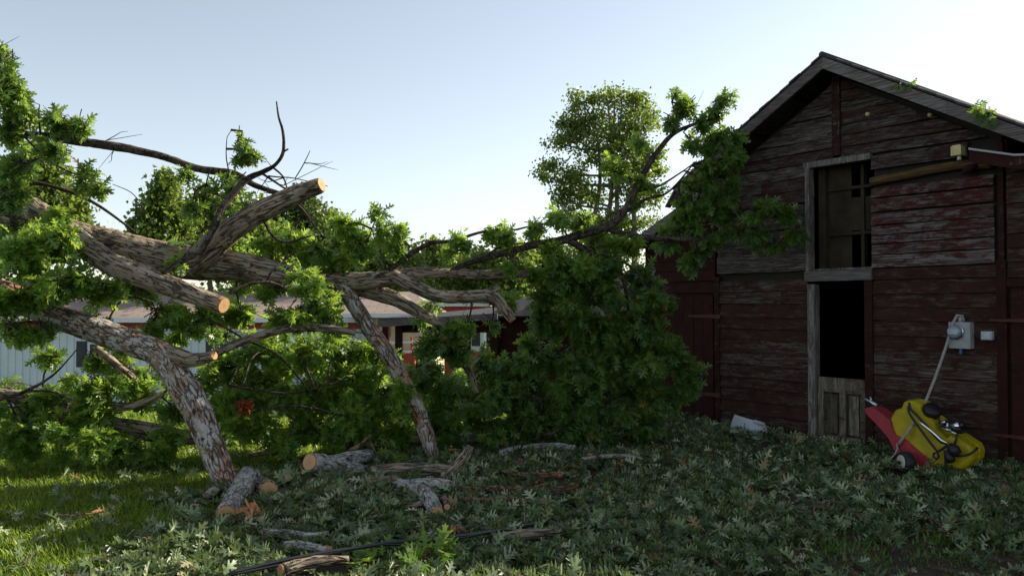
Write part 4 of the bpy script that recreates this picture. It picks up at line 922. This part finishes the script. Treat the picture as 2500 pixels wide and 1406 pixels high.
limb([(1080,672,8.7,14),(1130,648,8.75,14),(1180,632,8.8,16),(1290,602,8.9,20),(1390,582,9.0,27),(1490,548,9.1,25),(1530,505,9.15,20),(1562,440,9.2,18),(1592,388,9.25,16),(1640,330,9.35,12),(1690,305,9.4,9),(1730,293,9.45,6)], BT, 'branch', 16, bark=.12, seed=15, wig=.008)
limb([(1470,556,9.1,14),(1530,572,9.2,17),(1600,582,9.3,14),(1700,584,9.4,14),(1760,578,9.45,11),(1810,562,9.5,8),(1850,552,9.5,5)], BT, 'branch', 12, bark=.1, seed=16, wig=.006)
limb([(1385,585,9.0,20),(1440,615,9.05,18),(1485,640,9.1,16),(1520,675,9.15,12),(1535,760,9.2,8)], BT, 'branch', 12, bark=.1, seed=17, wig=.006)
limb([(950,662,8.5,13),(1000,622,8.55,14),(1050,594,8.6,12),(1110,588,8.65,10),(1180,566,8.75,8),(1265,560,8.85,5)], BT, 'branch', 12, bark=.1, seed=18, wig=.006)
limb([(560,715,7.2,10),(610,692,7.3,9),(660,690,7.4,8),(700,705,7.5,6)], BT, 'branch', 10, seed=19, wig=.006)
limb([(652,690,7.4,8),(665,660,7.4,7),(700,632,7.5,5),(725,610,7.5,3)], BT, 'branch', 8, seed=20, wig=.004)
limb([(640,530,8.0,9),(665,575,8.0,8),(700,590,8.0,7),(760,575,8.1,4)], BT, 'branch', 8, seed=21, wig=.004)
limb([(235,850,8.4,24),(290,895,8.4,24),(330,930,8.45,20),(355,955,8.5,16)], B, n=20, seed=22)
limb([(-120,950,8.5,40),(20,965,8.5,40),(110,985,8.5,46),(200,1010,8.5,42),(290,1035,8.5,46),(380,1055,8.5,52),(470,1070,8.5,36),(540,1080,8.6,20)], B, n=26, seed=23, bark=.18)
limb([(240,990,8.3,20),(320,990,8.3,26),(400,960,8.4,16)], B, n=16, seed=24, bark=.2)
limb([(-40,985,8.0,14),(60,955,8.0,10),(130,915,8.0,6),(190,850,8.0,3)], BT, 'branch', 8, seed=25, wig=.005)
limb([(60,955,8.0,8),(120,955,8.0,6),(180,975,8.0,4)], BT, 'branch', 8, seed=26, wig=.005)
for i, pts in enumerate([
 [(1640,330,9.35,6),(1652,290,9.3,5),(1640,250,9.3,3)], [(1500,540,9.1,9),(1570,490,9.2,8),(1630,470,9.3,6),(1690,405,9.6,4)], [(1548,468,9.2,8),(1600,458,9.3,7),(1650,430,9.4,5),(1700,395,9.5,3)],
 [(1752,578,9.45,7),(1790,540,9.4,5),(1850,510,9.4,4),(1900,495,9.4,3)], [(1860,545,9.45,4),(1890,590,9.45,3),(1910,605,9.45,2)], [(665,408,7.8,6),(690,430,7.8,5),(700,458,7.8,4),(704,470,7.8,2)], [(640,424,7.8,7),(680,450,7.8,6),(720,482,7.8,4),(770,545,7.8,2)],
 [(655,430,7.8,5),(676,432,7.8,4),(720,436,7.8,3),(800,455,7.8,2)], [(720,436,7.8,3),(737,408,7.8,3),(757,368,7.8,2)], [(690,372,7.8,5),(704,364,7.8,5)],
 [(515,410,8.0,4),(505,440,8.0,4),(500,480,8.0,3)], [(275,450,8.0,2),(320,470,8.0,2.5),(350,505,8.0,2.5),(372,545,8.0,3)], [(1180,632,8.8,6),(1230,600,8.85,5),(1330,590,9.0,3)],
 [(1470,620,9.0,8),(1540,650,9.0,7),(1570,690,9.0,5),(1590,740,9.0,3)], [(1500,690,8.95,5),(1580,720,9.0,4),(1640,700,9.0,3)], [(930,1095,8.8,6),(1050,1080,8.8,5),(1200,1090,8.9,4)], [(1130,985,8.9,8),(1250,970,8.9,6),(1400,985,8.9,4)], [(1330,1060,8.8,8),(1400,1050,8.8,7),(1470,1075,8.8,5)],
 [(1000,600,8.5,3),(1025,590,8.5,3),(1060,588,8.5,4)], [(600,830,7.8,6),(680,870,7.9,5),(760,960,8.2,4)], [(560,940,8.3,8),(700,960,8.3,6),(800,940,8.4,4)], [(600,1010,8.3,7),(720,990,8.3,6),(860,1020,8.4,4)], [(120,740,7.4,5),(170,700,7.3,4),(260,690,7.2,3)], [(260,790,7.6,6),(290,740,7.6,5),(330,725,7.7,3)],
 [(70,600,7.6,6),(60,680,7.3,5),(75,800,7.2,3)], [(0,130,7.6,5),(20,230,7.7,8),(60,325,7.9,9)], [(95,270,7.8,4),(98,325,7.85,6)], [(60,335,7.9,5),(130,400,7.8,5),(250,450,7.8,3)], [(560,425,8.0,4),(553,385,7.8,3),(555,335,7.7,2),(565,318,7.7,2)], [(880,640,8.4,5),(900,580,8.4,4),(920,525,8.4,3)]]):
    limb(pts, BT, 'twig', 7, bark=.08, seed=30+i, wig=.006, step=.04)

def nearest(px, py, Y):
    c = P(px, py, Y); b = min(IDX, key=lambda p: (p-c).length)
    return b if .12 < (b-c).length < 1.4 else None
def region(blobs, mt__, **k):
    f = Foliage()
    for b in blobs:
        px, py, Y, rx, ry, dy, tips = b[:7]; kk = dict(k); kk.update(b[7] if len(b) > 7 else {})
        f.blob(px, py, Y, rx, ry, dy, tips, attach=nearest(px, py, Y), **kk)
    o = f.build(tree, mt__)
    inv = Matrix.Translation(tree.location).inverted()
    for c in tree.children:
        if c.name.startswith(('foliage', 'twigs')): c.matrix_parent_inverse = inv
    return o
region([(15,150,7.7,26,60,.15,11),(20,240,7.8,45,60,.3,26),(60,270,7.8,45,55,.3,22),(10,320,7.8,50,50,.3,14),(150,290,7.8,50,34,.25,16),(195,300,7.8,26,14,.15,5),(150,370,7.8,50,30,.25,12),(205,440,7.8,38,28,.2,9),(245,448,7.8,24,16,.15,4),(60,400,7.7,60,50,.35,16),(20,470,7.6,50,60,.3,16),(585,372,7.7,45,20,.15,9),(590,338,7.7,14,9,.08,2),(455,428,8.0,22,20,.15,4),(575,450,8.0,40,28,.2,9),(540,455,8,14,10,.1,2),(470,500,8.1,28,28,.2,6),(560,500,8.2,30,25,.2,5)], M['leaf'], L=.155)
region([(70,620,7.2,95,75,.45,60),(170,590,7.3,55,45,.3,22),(50,720,7.1,75,55,.35,34),(180,690,7.2,80,50,.35,38),(30,800,7.1,45,40,.25,14),(100,800,7.1,35,35,.2,10),(250,720,7.4,45,30,.25,12),(30,540,7.5,60,50,.35,20),(230,780,7.7,50,25,.2,8),(150,530,7.6,50,20,.2,8)], M['leaf_sunlit'], L=.15)
region([(380,760,7.8,65,50,.35,30),(350,700,8.0,50,40,.3,14),(450,600,8.4,50,40,.25,14),(440,640,7.6,20,20,.1,4),(590,770,8.4,60,35,.3,20),(760,700,7.8,62,55,.3,42),(720,770,7.9,65,45,.3,30),(810,760,7.9,45,45,.25,20),(700,580,8.5,80,45,.35,30),(770,600,8.4,60,50,.35,30),(850,545,8.4,50,32,.25,16),(925,520,8.4,20,14,.1,3),(930,560,8.4,22,22,.1,5),(880,590,8.4,55,45,.3,22),(830,640,8.4,60,40,.3,20),(985,575,8.5,24,28,.15,7),(970,600,8.5,25,20,.1,5),(560,600,8.6,50,30,.3,12),(650,620,8.6,60,30,.3,14),(500,780,8.0,50,40,.3,16),(660,700,8.3,40,30,.25,10),(590,690,8.7,50,30,.2,8)], M['leaf_sunlit'], L=.15)
region([(1130,590,8.7,34,28,.2,8),(1100,610,8.7,20,18,.1,4),(1230,572,8.8,55,28,.25,14),(1300,556,8.9,45,34,.25,14),(1200,560,8.8,22,20,.1,4),(1370,530,8.95,50,30,.3,14),(1420,540,9,40,26,.3,9),(1350,620,8.95,80,30,.35,22),(1250,640,8.9,60,30,.3,14),(1450,600,9.1,70,36,.35,22),(1530,610,9.2,50,34,.3,16),(1500,420,9.15,40,40,.25,10),(1560,355,9.2,24,26,.15,5),(1590,455,9.3,45,20,.2,8),(1550,500,9.25,30,20,.15,4),(1420,650,9,70,36,.4,24),(1320,680,9,60,26,.3,12),(1060,735,8.9,40,20,.2,4),(1230,740,8.5,50,25,.2,10),(1140,790,8.4,30,20,.15,5)], M['leaf_sunlit'], L=.14)
region([(1665,262,9.35,40,30,.2,13),(1640,285,9.3,28,26,.15,7),(1655,222,9.3,16,12,.08,2),(1690,250,9.4,22,18,.1,5),(1760,265,9.45,30,32,.2,11),(1775,235,9.45,16,18,.1,4),(1730,300,9.45,35,22,.2,8),(1740,345,9.55,60,32,.25,20),(1690,345,9.5,28,20,.15,6),(1800,335,9.6,32,28,.2,11),(1770,395,9.6,52,45,.3,30),(1740,440,9.6,45,40,.3,18),(1790,460,9.6,42,45,.3,20),(1760,510,9.6,45,40,.25,20),(1665,525,9.5,50,26,.3,20),(1700,510,9.5,40,22,.2,12),(1690,560,9.5,55,30,.3,16),(1700,615,9.5,36,38,.2,15),(1690,640,9.5,24,26,.15,7),(1860,515,9.35,60,28,.2,16),(1920,520,9.35,42,28,.2,13),(1940,560,9.35,30,40,.2,10),(1850,565,9.4,50,28,.2,9),(1900,590,9.4,30,24,.15,5),(1840,600,9.4,12,20,.08,2),(1800,560,9.4,30,30,.15,6),(1620,590,9.4,35,20,.2,6),(1660,480,9.6,30,20,.2,8),(1700,450,9.65,34,26,.2,11),(1720,400,9.65,30,26,.2,9),(1790,520,9.6,40,36,.25,16),(1720,570,9.6,50,34,.3,16),(1640,560,9.5,34,24,.2,9),(1690,490,9.65,40,22,.2,10)], M['leaf'], L=.145)
region([(1400,690,9.1,80,55,.4,46),(1480,720,9.2,70,60,.45,44),(1580,700,9.2,60,45,.4,34),(1620,720,9.25,36,34,.2,14),(1400,780,9.1,75,65,.5,50),(1480,800,9.1,80,70,.5,56),(1570,780,9.2,70,60,.45,48),(1610,850,9.2,60,55,.4,36),(1540,880,9.2,90,70,.5,60),(1660,900,9.15,55,50,.3,34),(1690,930,9.1,36,40,.25,16),(1440,890,9.1,90,70,.5,55),(1370,860,9.2,60,60,.4,30),(1590,960,9.2,80,55,.4,44),(1500,980,9.1,100,60,.5,60),(1380,970,9.1,90,60,.5,50),(1340,720,9.1,60,40,.4,22),(1320,790,9.2,50,45,.4,20),(1300,850,9.2,50,40,.4,18),(1560,660,9.3,50,26,.3,14),(1500,640,9.2,50,30,.3,16),(1550,1030,9.2,90,35,.4,36),(1420,1050,9.0,100,40,.45,44),(1300,930,9.2,70,60,.5,34),(1320,1020,9.0,80,50,.5,40)], M['leaf'], L=.16)
region([(1260,880,9.3,60,50,.4,24),(1250,960,9.2,70,60,.5,40),(1180,900,9.2,60,50,.4,26),(1170,980,9.1,80,60,.5,44),(1220,1050,9.0,90,50,.5,44),(1110,1040,8.9,80,50,.5,40),(1080,960,9.1,70,50,.4,34),(1120,1100,8.7,80,30,.3,20),(1020,900,9.2,60,50,.4,28),(1060,830,8.6,60,42,.35,28),(1100,800,8.5,45,32,.25,14),(1110,860,8.7,40,40,.25,14),(1030,780,8.8,30,20,.2,4),(1200,790,8.6,20,15,.1,2)], M['leaf'], L=.155)
region([(650,850,9.0,80,50,.5,40),(740,860,9.0,80,55,.5,46),(840,850,9.0,80,50,.5,44),(930,870,9.1,60,50,.5,34),(560,900,9.0,50,50,.4,28),(650,940,8.9,90,60,.5,54),(760,950,8.9,90,60,.5,58),(870,940,8.9,90,60,.5,58),(950,960,8.9,60,60,.4,34),(560,990,8.7,50,50,.4,26),(640,1030,8.6,80,45,.4,40),(760,1040,8.6,90,45,.5,46),(880,1030,8.6,90,50,.5,50),(970,1050,8.6,60,45,.4,30),(700,1080,8.4,80,24,.3,20),(860,1085,8.5,80,25,.3,22),(990,1000,8.1,18,16,.06,5),(985,945,8.1,22,16,.06,5),(470,930,8.6,60,40,.3,14)], M['leaf_sunlit'], L=.15)
region([(130,870,8.5,50,30,.25,9),(220,860,8.4,40,40,.25,12),(230,940,8.3,60,40,.4,24),(300,900,8.5,50,45,.3,16),(340,960,8.5,50,40,.3,18),(60,990,8.3,80,45,.4,34),(150,1030,8.2,80,45,.4,36),(50,1060,8.1,70,45,.4,34),(40,1110,8.0,50,26,.25,14),(250,1010,8.3,70,50,.4,30),(230,1080,8.1,70,40,.35,34),(320,1090,8.1,60,36,.3,28),(390,1110,8.1,55,26,.25,18),(430,1000,8.5,40,40,.3,16),(150,1110,8.0,40,18,.15,4),(300,830,8.0,50,22,.2,8),(420,1060,8.3,50,30,.25,14),(160,960,8.6,60,30,.25,10)], M['leaf_sunlit'], L=.155)
region([(560,880,10.6,70,50,.5,22),(680,880,10.8,80,60,.5,30),(800,870,10.8,80,60,.5,30),(920,890,10.8,70,60,.5,26),(620,970,10.4,90,60,.5,34),(760,970,10.4,90,60,.5,36),(900,970,10.4,90,60,.5,36),(1030,960,10.5,70,60,.5,24),(1120,950,10.6,60,50,.5,20),(480,960,10.2,60,60,.5,20),(400,900,10.2,60,40,.4,14),(300,950,10.0,80,50,.5,20),(180,970,10.0,80,40,.5,16),(440,800,9.6,60,40,.4,16),(560,820,9.8,70,40,.4,18),(680,800,9.6,50,40,.4,14),(420,850,9.6,50,30,.4,10),(130,960,9.6,60,30,.4,10),(30,950,9.4,40,30,.3,8),(560,1050,9.6,70,30,.4,14),(690,1060,9.6,90,30,.4,20),(860,1060,9.6,90,30,.4,20)], M['leaf_sunlit'], L=.155)
f = Foliage(); f.blob(598, 985, 8.2, 14, 12, .08, 3, L=.11); o = leaf_mesh('dead_leaves', [tuple(v) for v in f.p], [tuple(v) for v in f.d], np.array([tuple(v) for v in f.n]), f.l, f.r, M['leaf_red'], tree, curl=.6, fold=.6); o.matrix_parent_inverse = Matrix.Translation(tree.location).inverted()

mb = MB()
for i in range(110):
    b_ = random.choice(IDX); d_ = Vector((random.gauss(0,1), random.gauss(0,.6), random.gauss(-.25,.6))).normalized(); L = random.uniform(.12, .36)
    pts = [b_]; 
    for k in range(4): d_ = (d_+Vector((random.gauss(0,.35), random.gauss(0,.35), random.gauss(0,.35)))).normalized(); pts.append(pts[-1]+d_*L/4)
    if min(p.z for p in pts) < .05: continue
    pp, rr = smooth_path(pts, [.0065,.005,.004,.003,.0015], .05); mb.tube(pp, rr, 4, False, capstart=False)
    if random.random() < .5:
        q_ = pts[2]+Vector((random.gauss(0,.1), random.gauss(0,.1), random.gauss(0,.1))); pp, rr = smooth_path([pts[1], q_, q_+(q_-pts[1])*.8], [.004,.003,.0015], .05); mb.tube(pp, rr, 4, False, capstart=False)
o = mb.build('bare_twigs', M['bark_thin'], tree, world=True); o['kind'] = 'stuff'

# a few sprigs caught on the barn roof
for px, py, off, nT, lb in ((2190, 195, .42, 3, 'tiny leafy sprig stuck on the upper right barn roof edge'), (2405, 258, .45, 9, 'larger leafy sprig hanging over the right barn roof edge')):
    f = Foliage(); c = WP(px, py, off); rt_ = empty('leafy_sprig', c, label=lb, cat='sprig', group='sprigs caught on the barn roof')
    for i in range(nT): f.tip(Vector((random.gauss(0, .05), random.gauss(0, .05), random.gauss(0, .07)-.02*nT*.4)), (random.gauss(0,1), random.gauss(0,1), -.6), .11, 6)
    f.tw.tube([Vector((-.1,0,.02)), Vector((0,0,0)), Vector((.02,0,-.1))], [.004,.004,.002], 5)
    f.build(rt_, M['leaf'])

# ---------------------------------------------------------------- sawn logs and branches on the ground
def lay(px, py, d, k=1.05):
    Y = 7.0
    for _ in range(8):
        g = G(px, py, gz(*P(px, py, Y).xy)+k*d/2/F*Y+(.09 if d < 18 else .05)); Y = .5*Y+.5*g.y
    return Y
def log(name, label, pts, mt__, ends=(0, 1), group='sawn pieces of the oak on the ground', n=26, bark=.13, forks=(), cat='log', seed=0, lift=0, facer=1.0, auto=True):
    """pts: (px, py, Y, diameter px); ends: which ends carry a fresh cut (0 start, 1 end)"""
    if auto:
        Y0 = pts[0][2]; pts = [(a, b, lay(a, b, d), d) for a, b, c, d in pts]; f_ = pts[0][2]/Y0; forks = [[(a, b, c*f_, d) for a, b, c, d in fk] for fk in forks]
    Wp = [P(a, b, c) for a, b, c, d in pts]; Rr = [d/2/F*c for a, b, c, d in pts]
    c0 = sum(Wp, Vector())/len(Wp); c0.z = gz(c0.x, c0.y)
    root = empty(name, c0, label=label, cat=cat, group=group)
    pp, rr = smooth_path([p-c0 for p in Wp], Rr, .025); mb = MB(); mb.tube(pp, rr, n, True, bark=bark, seed=seed)
    for fk in forks:
        Wf = [P(a, b, c)-c0 for a, b, c, d in fk]; Rf = [d/2/F*c for a, b, c, d in fk]; p2, r2 = smooth_path(Wf, Rf, .025); mb.tube(p2, r2, max(12, n-8), True, bark=bark, seed=seed+5)
    bo = mb.build('bark', mt__, root)
    if 0 in ends: cutface(pp[0], (pp[0]-pp[1]).normalized(), rr[0]*.96*facer, root)
    if 1 in ends: cutface(pp[-1], (pp[-1]-pp[-2]).normalized(), rr[-1]*.96*facer, root)
    return root, c0
GB = M['bark_gray']
def gy(px, py, z=.07): return G(px, py, z).y
log('log', 'pale thick log with big round cut face at the foot of the leaning limb', [(552,1256,6.08,50),(580,1208,6.62,53),(608,1164,7.2,56)], GB, (0,), n=40, seed=50, auto=False, bark=.08)
log('log', 'short log with orange cut face lying behind the pale thick log', [(655,1197,6.8,46),(640,1190,7.1,48),(614,1176,7.6,44)], B, (0,), n=30, seed=51, auto=False)
log('log', 'forked dark log with tall oval cut face by the lawn edge', [(757,1128,7.25,42),(785,1134,7.4,50),(830,1145,7.6,46),(880,1152,7.75,36),(915,1150,7.9,20)], GB, (0,), forks=([(800,1132,7.5,40),(850,1122,7.75,38),(905,1108,8.0,24)],), n=32, seed=52, auto=False)
log('log', 'small stub with cut end between the two thick logs', [(707,1163,7.1,24),(722,1172,7.3,26),(742,1180,7.6,26)], B, (0,), n=22, seed=53, auto=False)
log('log', 'flat lying log under the second leaning limb', [(905,1152,7.7,26),(970,1148,7.7,32),(1040,1147,7.6,34),(1100,1152,7.6,36)], B, (), forks=([(1085,1162,7.6,32),(1115,1138,7.55,32),(1135,1114,7.55,28),(1150,1090,7.55,16)],), n=24, seed=54, bark=.2)
log('branch_stub', 'green lichened stub standing in front of the flat log', [(1090,1190,7.3,20),(1092,1165,7.3,19),(1096,1142,7.3,16)], M['bark_gray'], (), n=16, seed=55, cat='branch stub', auto=False)
log('log', 'gnarled log bending toward the camera with stubby cut knobs', [(965,1180,7.3,26),(1000,1190,7.15,34),(1035,1205,6.95,38),(1055,1228,6.75,38),(1068,1250,6.6,30)], GB, (1,), forks=([(985,1185,7.2,30),(1060,1180,7.2,28),(1110,1185,7.2,22)],), n=30, seed=56, bark=.2)
log('log', 'small cut stub left of the gnarled log', [(993,1240,6.8,20),(1010,1238,6.95,22),(1030,1232,7.1,22)], B, (0,), n=20, seed=57)
log('log', 'small square cut stub right of the gnarled log', [(1091,1237,6.75,16),(1088,1225,6.9,18),(1080,1212,7.0,16)], B, (0,), n=18, seed=58)
log('log', 'long thin curved log with cut end pointing right', [(1100,1192,7.2,14),(1220,1196,7.1,21),(1300,1202,7.05,22),(1360,1198,7.05,21),(1402,1188,7.05,21)], M['bark_brown'], (1,), n=20, seed=59)
log('log', 'thin log just behind the long curved one', [(1225,1152,7.6,13),(1300,1160,7.5,15),(1368,1158,7.45,16)], M['bark_brown'], (1,), n=16, seed=60)
log('log', 'lichen covered log at the edge of the leafy mass', [(1222,1104,8.1,16),(1290,1094,8.1,20),(1350,1090,8.15,20),(1405,1094,8.2,14)], GB, (), n=20, seed=61, bark=.2)
log('log', 'pale crooked log near the bottom with orange cut at right', [(692,1332,5.5,22),(730,1330,5.5,24),(770,1338,5.45,22),(802,1342,5.45,22)], GB, (1,), n=24, seed=62)
log('log', 'short log at the very bottom with cut face toward camera', [(688,1390,5.0,30),(735,1376,5.15,32),(790,1368,5.25,28),(850,1366,5.3,20)], B, (0,), n=28, seed=63)
log('log', 'split log half hidden by leaves beside the black cable', [(1215,1312,5.75,18),(1280,1304,5.8,26),(1370,1300,5.8,22)], B, (), n=22, seed=64, bark=.2)
for i, (px, py, d, lb) in enumerate(((1510,1136,15,'round cut stick end alone in the leaves before the barn'), (1472,1208,12,'small round cut stick end below the lone one'), (1270,1126,15,'cut stick end beside the lichen covered log'), (1108,1292,26,'half buried stump end just above the black cable'), (957,1170,12,'small square cut twig end left of the gnarled log'), (1440,1110,11,'tiny cut stick end near the leafy mass'), (897,1180,12,'cut twig end right of the forked log'))):
    y = gy(px, py, .10); log('cut_stick', lb, [(px,py,y,d),(px+10,py+1,y+.10,d),(px+22,py+6,y+.25,d*.9)] if i % 2 else [(px,py,y,d),(px-4,py+5,y+.12,d),(px-14,py+12,y+.25,d*.9)], M['bark_brown'], (0,), n=14, seed=70+i, cat='cut stick')
log('broken_branch', 'sunlit tan barked broken branch leaning behind the forked log', [(825,1122,7.9,12),(860,1098,7.95,13),(885,1080,8.0,12),(905,1062,8.0,8)], M['bark_brown'], (), forks=([(882,1082,8.0,6),(910,1086,8.0,5),(960,1092,8.0,3)], [(895,1082,8.0,5),(910,1090,7.95,4),(918,1105,7.9,3)]), n=12, seed=80, cat='branch', auto=False)
log('broken_branch', 'thin pale branch lying on the sunny lawn', [(110,1252,6.3,7),(160,1258,6.3,6),(200,1255,6.3,4),(280,1246,6.4,2)], M['bark_brown'], (), n=8, seed=81, cat='branch')
log('broken_branch', 'gray knotty branch lying just behind the pale crooked log', [(640,1296,5.9,14),(700,1300,5.9,18),(760,1308,5.85,16),(800,1300,5.85,10)], GB, (), n=16, seed=90, cat='branch')
log('log', 'small log with cut face at the left of the flat log', [(905,1180,7.4,20),(940,1172,7.5,22),(975,1168,7.6,18)], B, (0,), n=20, seed=91)
log('broken_branch', 'brown crooked branch between the gnarled log and the long curved log', [(1120,1215,6.9,10),(1180,1222,6.9,13),(1240,1216,6.9,11),(1300,1224,6.9,7)], M['bark_brown'], (), n=12, seed=92, cat='branch')
log('broken_branch', 'thin lichened branch right of the lichen covered log', [(1420,1120,7.9,8),(1500,1112,7.9,10),(1570,1118,7.9,7)], GB, (), n=12, seed=93, cat='branch')
log('broken_branch', 'tan stick crossing the lawn edge behind the leaning limb foot', [(600,1112,8.0,8),(660,1106,8.0,10),(720,1112,8.0,6)], M['bark_brown'], (), n=10, seed=94, cat='branch')
log('log', 'short thick log under the first leaning limb, left of the pale thick log', [(500,1210,6.9,20),(520,1200,7.0,24),(540,1190,7.1,20)], B, (), n=20, seed=95, bark=.2)
log('broken_branch', 'dark bare branch lying in the middle of the litter right of the lone cut stick', [(1560,1190,7.2,8),(1640,1182,7.2,9),(1700,1190,7.2,6),(1740,1180,7.2,4)], M['bark_brown'], (), n=10, seed=96, cat='branch')
# splintered wood
def splinters(label, px, py, y, s, k, name='wood_splinter'):
    c = P(px, py, y); mb = MB()
    for i in range(k):
        a = Vector((random.gauss(0, .35), random.gauss(0, .3), random.uniform(-.15, 1))).normalized() if i < k*.6 else Vector((random.gauss(0,1), random.gauss(0,.6), random.gauss(0,.4))).normalized()
        L = s*random.uniform(.5, 1.1); w_ = s*random.uniform(.10, .26); b_ = Vector((random.gauss(0, s*.2), random.gauss(0, s*.2), random.gauss(0, s*.12)))
        x = a.cross(Vector((random.random(), random.random(), random.random()))).normalized(); y_ = a.cross(x)
        base = b_-a*L*.5
        vs = [base+x*w_*.5, base+y_*w_*.3, base-x*w_*.5, base-y_*w_*.3, b_+a*L*.1+x*w_*.45, b_+a*L*.15+y_*w_*.25, b_+a*L*.05-x*w_*.4, b_+a*L*.1-y_*w_*.25, b_+a*L*.55]
        mb.add(vs, [(3,2,1,0),(0,1,5,4),(1,2,6,5),(2,3,7,6),(3,0,4,7),(4,5,8),(5,6,8),(6,7,8),(7,4,8)])
    mb.build(name, M['chip'], None); o = bpy.context.scene.objects[-1] if False else [q for q in C.objects if q.name.startswith(name)][-1]
    return o, c
def chips(label, px, py, y, s, k, seed_=0):
    random.seed(900+seed_); o, c = splinters(label, px, py-6, y*.985, s*1.3, k)
    o.location = c; tag(o, label, 'splintered wood', 'splinters of fresh orange wood')
chips('tall jagged orange splinters right of the big round cut face', 624, 1262, 6.1, .17, 12, 1)
chips('orange split chunk in the leaves at the bottom right of centre', 1440, 1350, 5.45, .12, 6, 2)
chips('orange wood chip among leaves in the middle of the pile', 850, 1225, 6.8, .10, 5, 3)
chips('small orange chip standing up by the split log', 1283, 1306, 5.75, .07, 2, 4)
chips('flat orange chip left of the stub between the logs', 722, 1160, 7.3, .10, 4, 5)
chips('pale orange chip in the leaves right of the split chunk', 1612, 1302, 5.8, .045, 2, 6)
chips('orange bark chip leaning on the leafy mass beside the second limb', 1105, 1100, 8.1, .10, 3, 7)
chips('flat tan chip on the sunny lawn', 250, 1262, 6.25, .10, 3, 8)
chips('small orange chip directly below the gnarled log', 945, 1268, 6.5, .05, 2, 9)
chips('orange peeled bark lying below the jagged splinters', 604, 1300, 5.9, .07, 2, 10)

# black cable across the leaves
mb = MB()
for dz, ph in ((0, 0), (.012, 2.0)):
    W_ = [P(px, py+(2.2*math.sin(i*1.3+ph)), gy(px, py, .12))+Vector((0, 0, dz)) for i, (px, py) in enumerate([(560,1402),(640,1384),(720,1368),(800,1352),(880,1338),(940,1328),(1000,1325),(1080,1318),(1150,1309),(1230,1294),(1300,1281),(1338,1278)])]
    pp, rr = smooth_path(W_, [.011]*len(W_), .06); mb.tube(pp, rr, 8)
tag(mb.build('power_cable', M['black_gloss']), 'twisted black power cable lying across the leaf pile', 'cable')

# fresh leafy branches in front, some with sunlight put into the leaf colour
def sprig(label, px, py, y, tips, mt__, rx, ry, L=.15, k=7):
    c = P(px, py, y); c.z = gz(c.x, c.y); root = empty('leafy_branch', c, label=label, cat='leafy branch', group='leafy branches lying in front')
    f = Foliage(); c2 = P(px, py, y)-c
    for i in range(tips):
        a = Vector((random.uniform(-1,1), random.uniform(-1,1), random.uniform(-1,1))); q = c2+Vector((a.x*rx/F*y, a.y*.22, a.z*ry/F*y)); q.z = max(q.z, .05)
        f.tip(q, Vector((a.x, a.y-.2, a.z*.5+.35)), L, k, hue=.1)
        pp, rr = smooth_path([c2*.5, (c2*.5).lerp(q, .5)+Vector((0,0,.02)), q], [.006,.005,.003], .08); f.tw.tube(pp, rr, 5, False)
    f.build(root, mt__, twmat=M['bark_brown'])
sprig('bright green leafy branch at the bottom centre', 1055, 1362, 5.0, 16, M['leaf_sunlit'], 55, 30, .19)
sprig('bright leafy branch left of the bottom centre one', 935, 1368, 5.15, 12, M['leaf_sunlit'], 55, 26, .17)
sprig('yellowing oak leaf cluster over the cable', 800, 1358, 5.3, 3, M['leaf_sunlit'], 22, 18, .13)
sprig('bright leaf tuft at the bottom edge right of centre', 1505, 1380, 5.0, 5, M['leaf_sunlit'], 26, 14, .12)
sprig('dull leafy branch at the lawn edge near the bottom left', 470, 1330, 5.6, 12, M['leaf_litter'], 70, 40, .15)
sprig('dull leafy branch at the bottom left corner of the leaf pile', 350, 1375, 5.2, 8, M['leaf_litter'], 70, 26, .12)
sprig('dark leafy heap right of the jagged splinters', 760, 1235, 6.5, 16, M['leaf_litter'], 80, 34, .13)
sprig('gray green leafy heap between the jagged splinters and the gnarled log', 890, 1245, 6.4, 16, M['leaf_litter'], 80, 34, .13)
sprig('leafy heap at the foot of the gnarled log, left of the cut stump end', 1010, 1290, 6.0, 10, M['leaf_litter'], 60, 20, .12)
sprig('single pale leaf tuft on the lawn in the bottom left corner', 60, 1385, 5.1, 3, M['leaf_litter'], 26, 10, .14)
sprig('green leaf tuft behind the second leaning limb', 975, 1100, 8.0, 5, M['leaf'], 30, 18, .14)
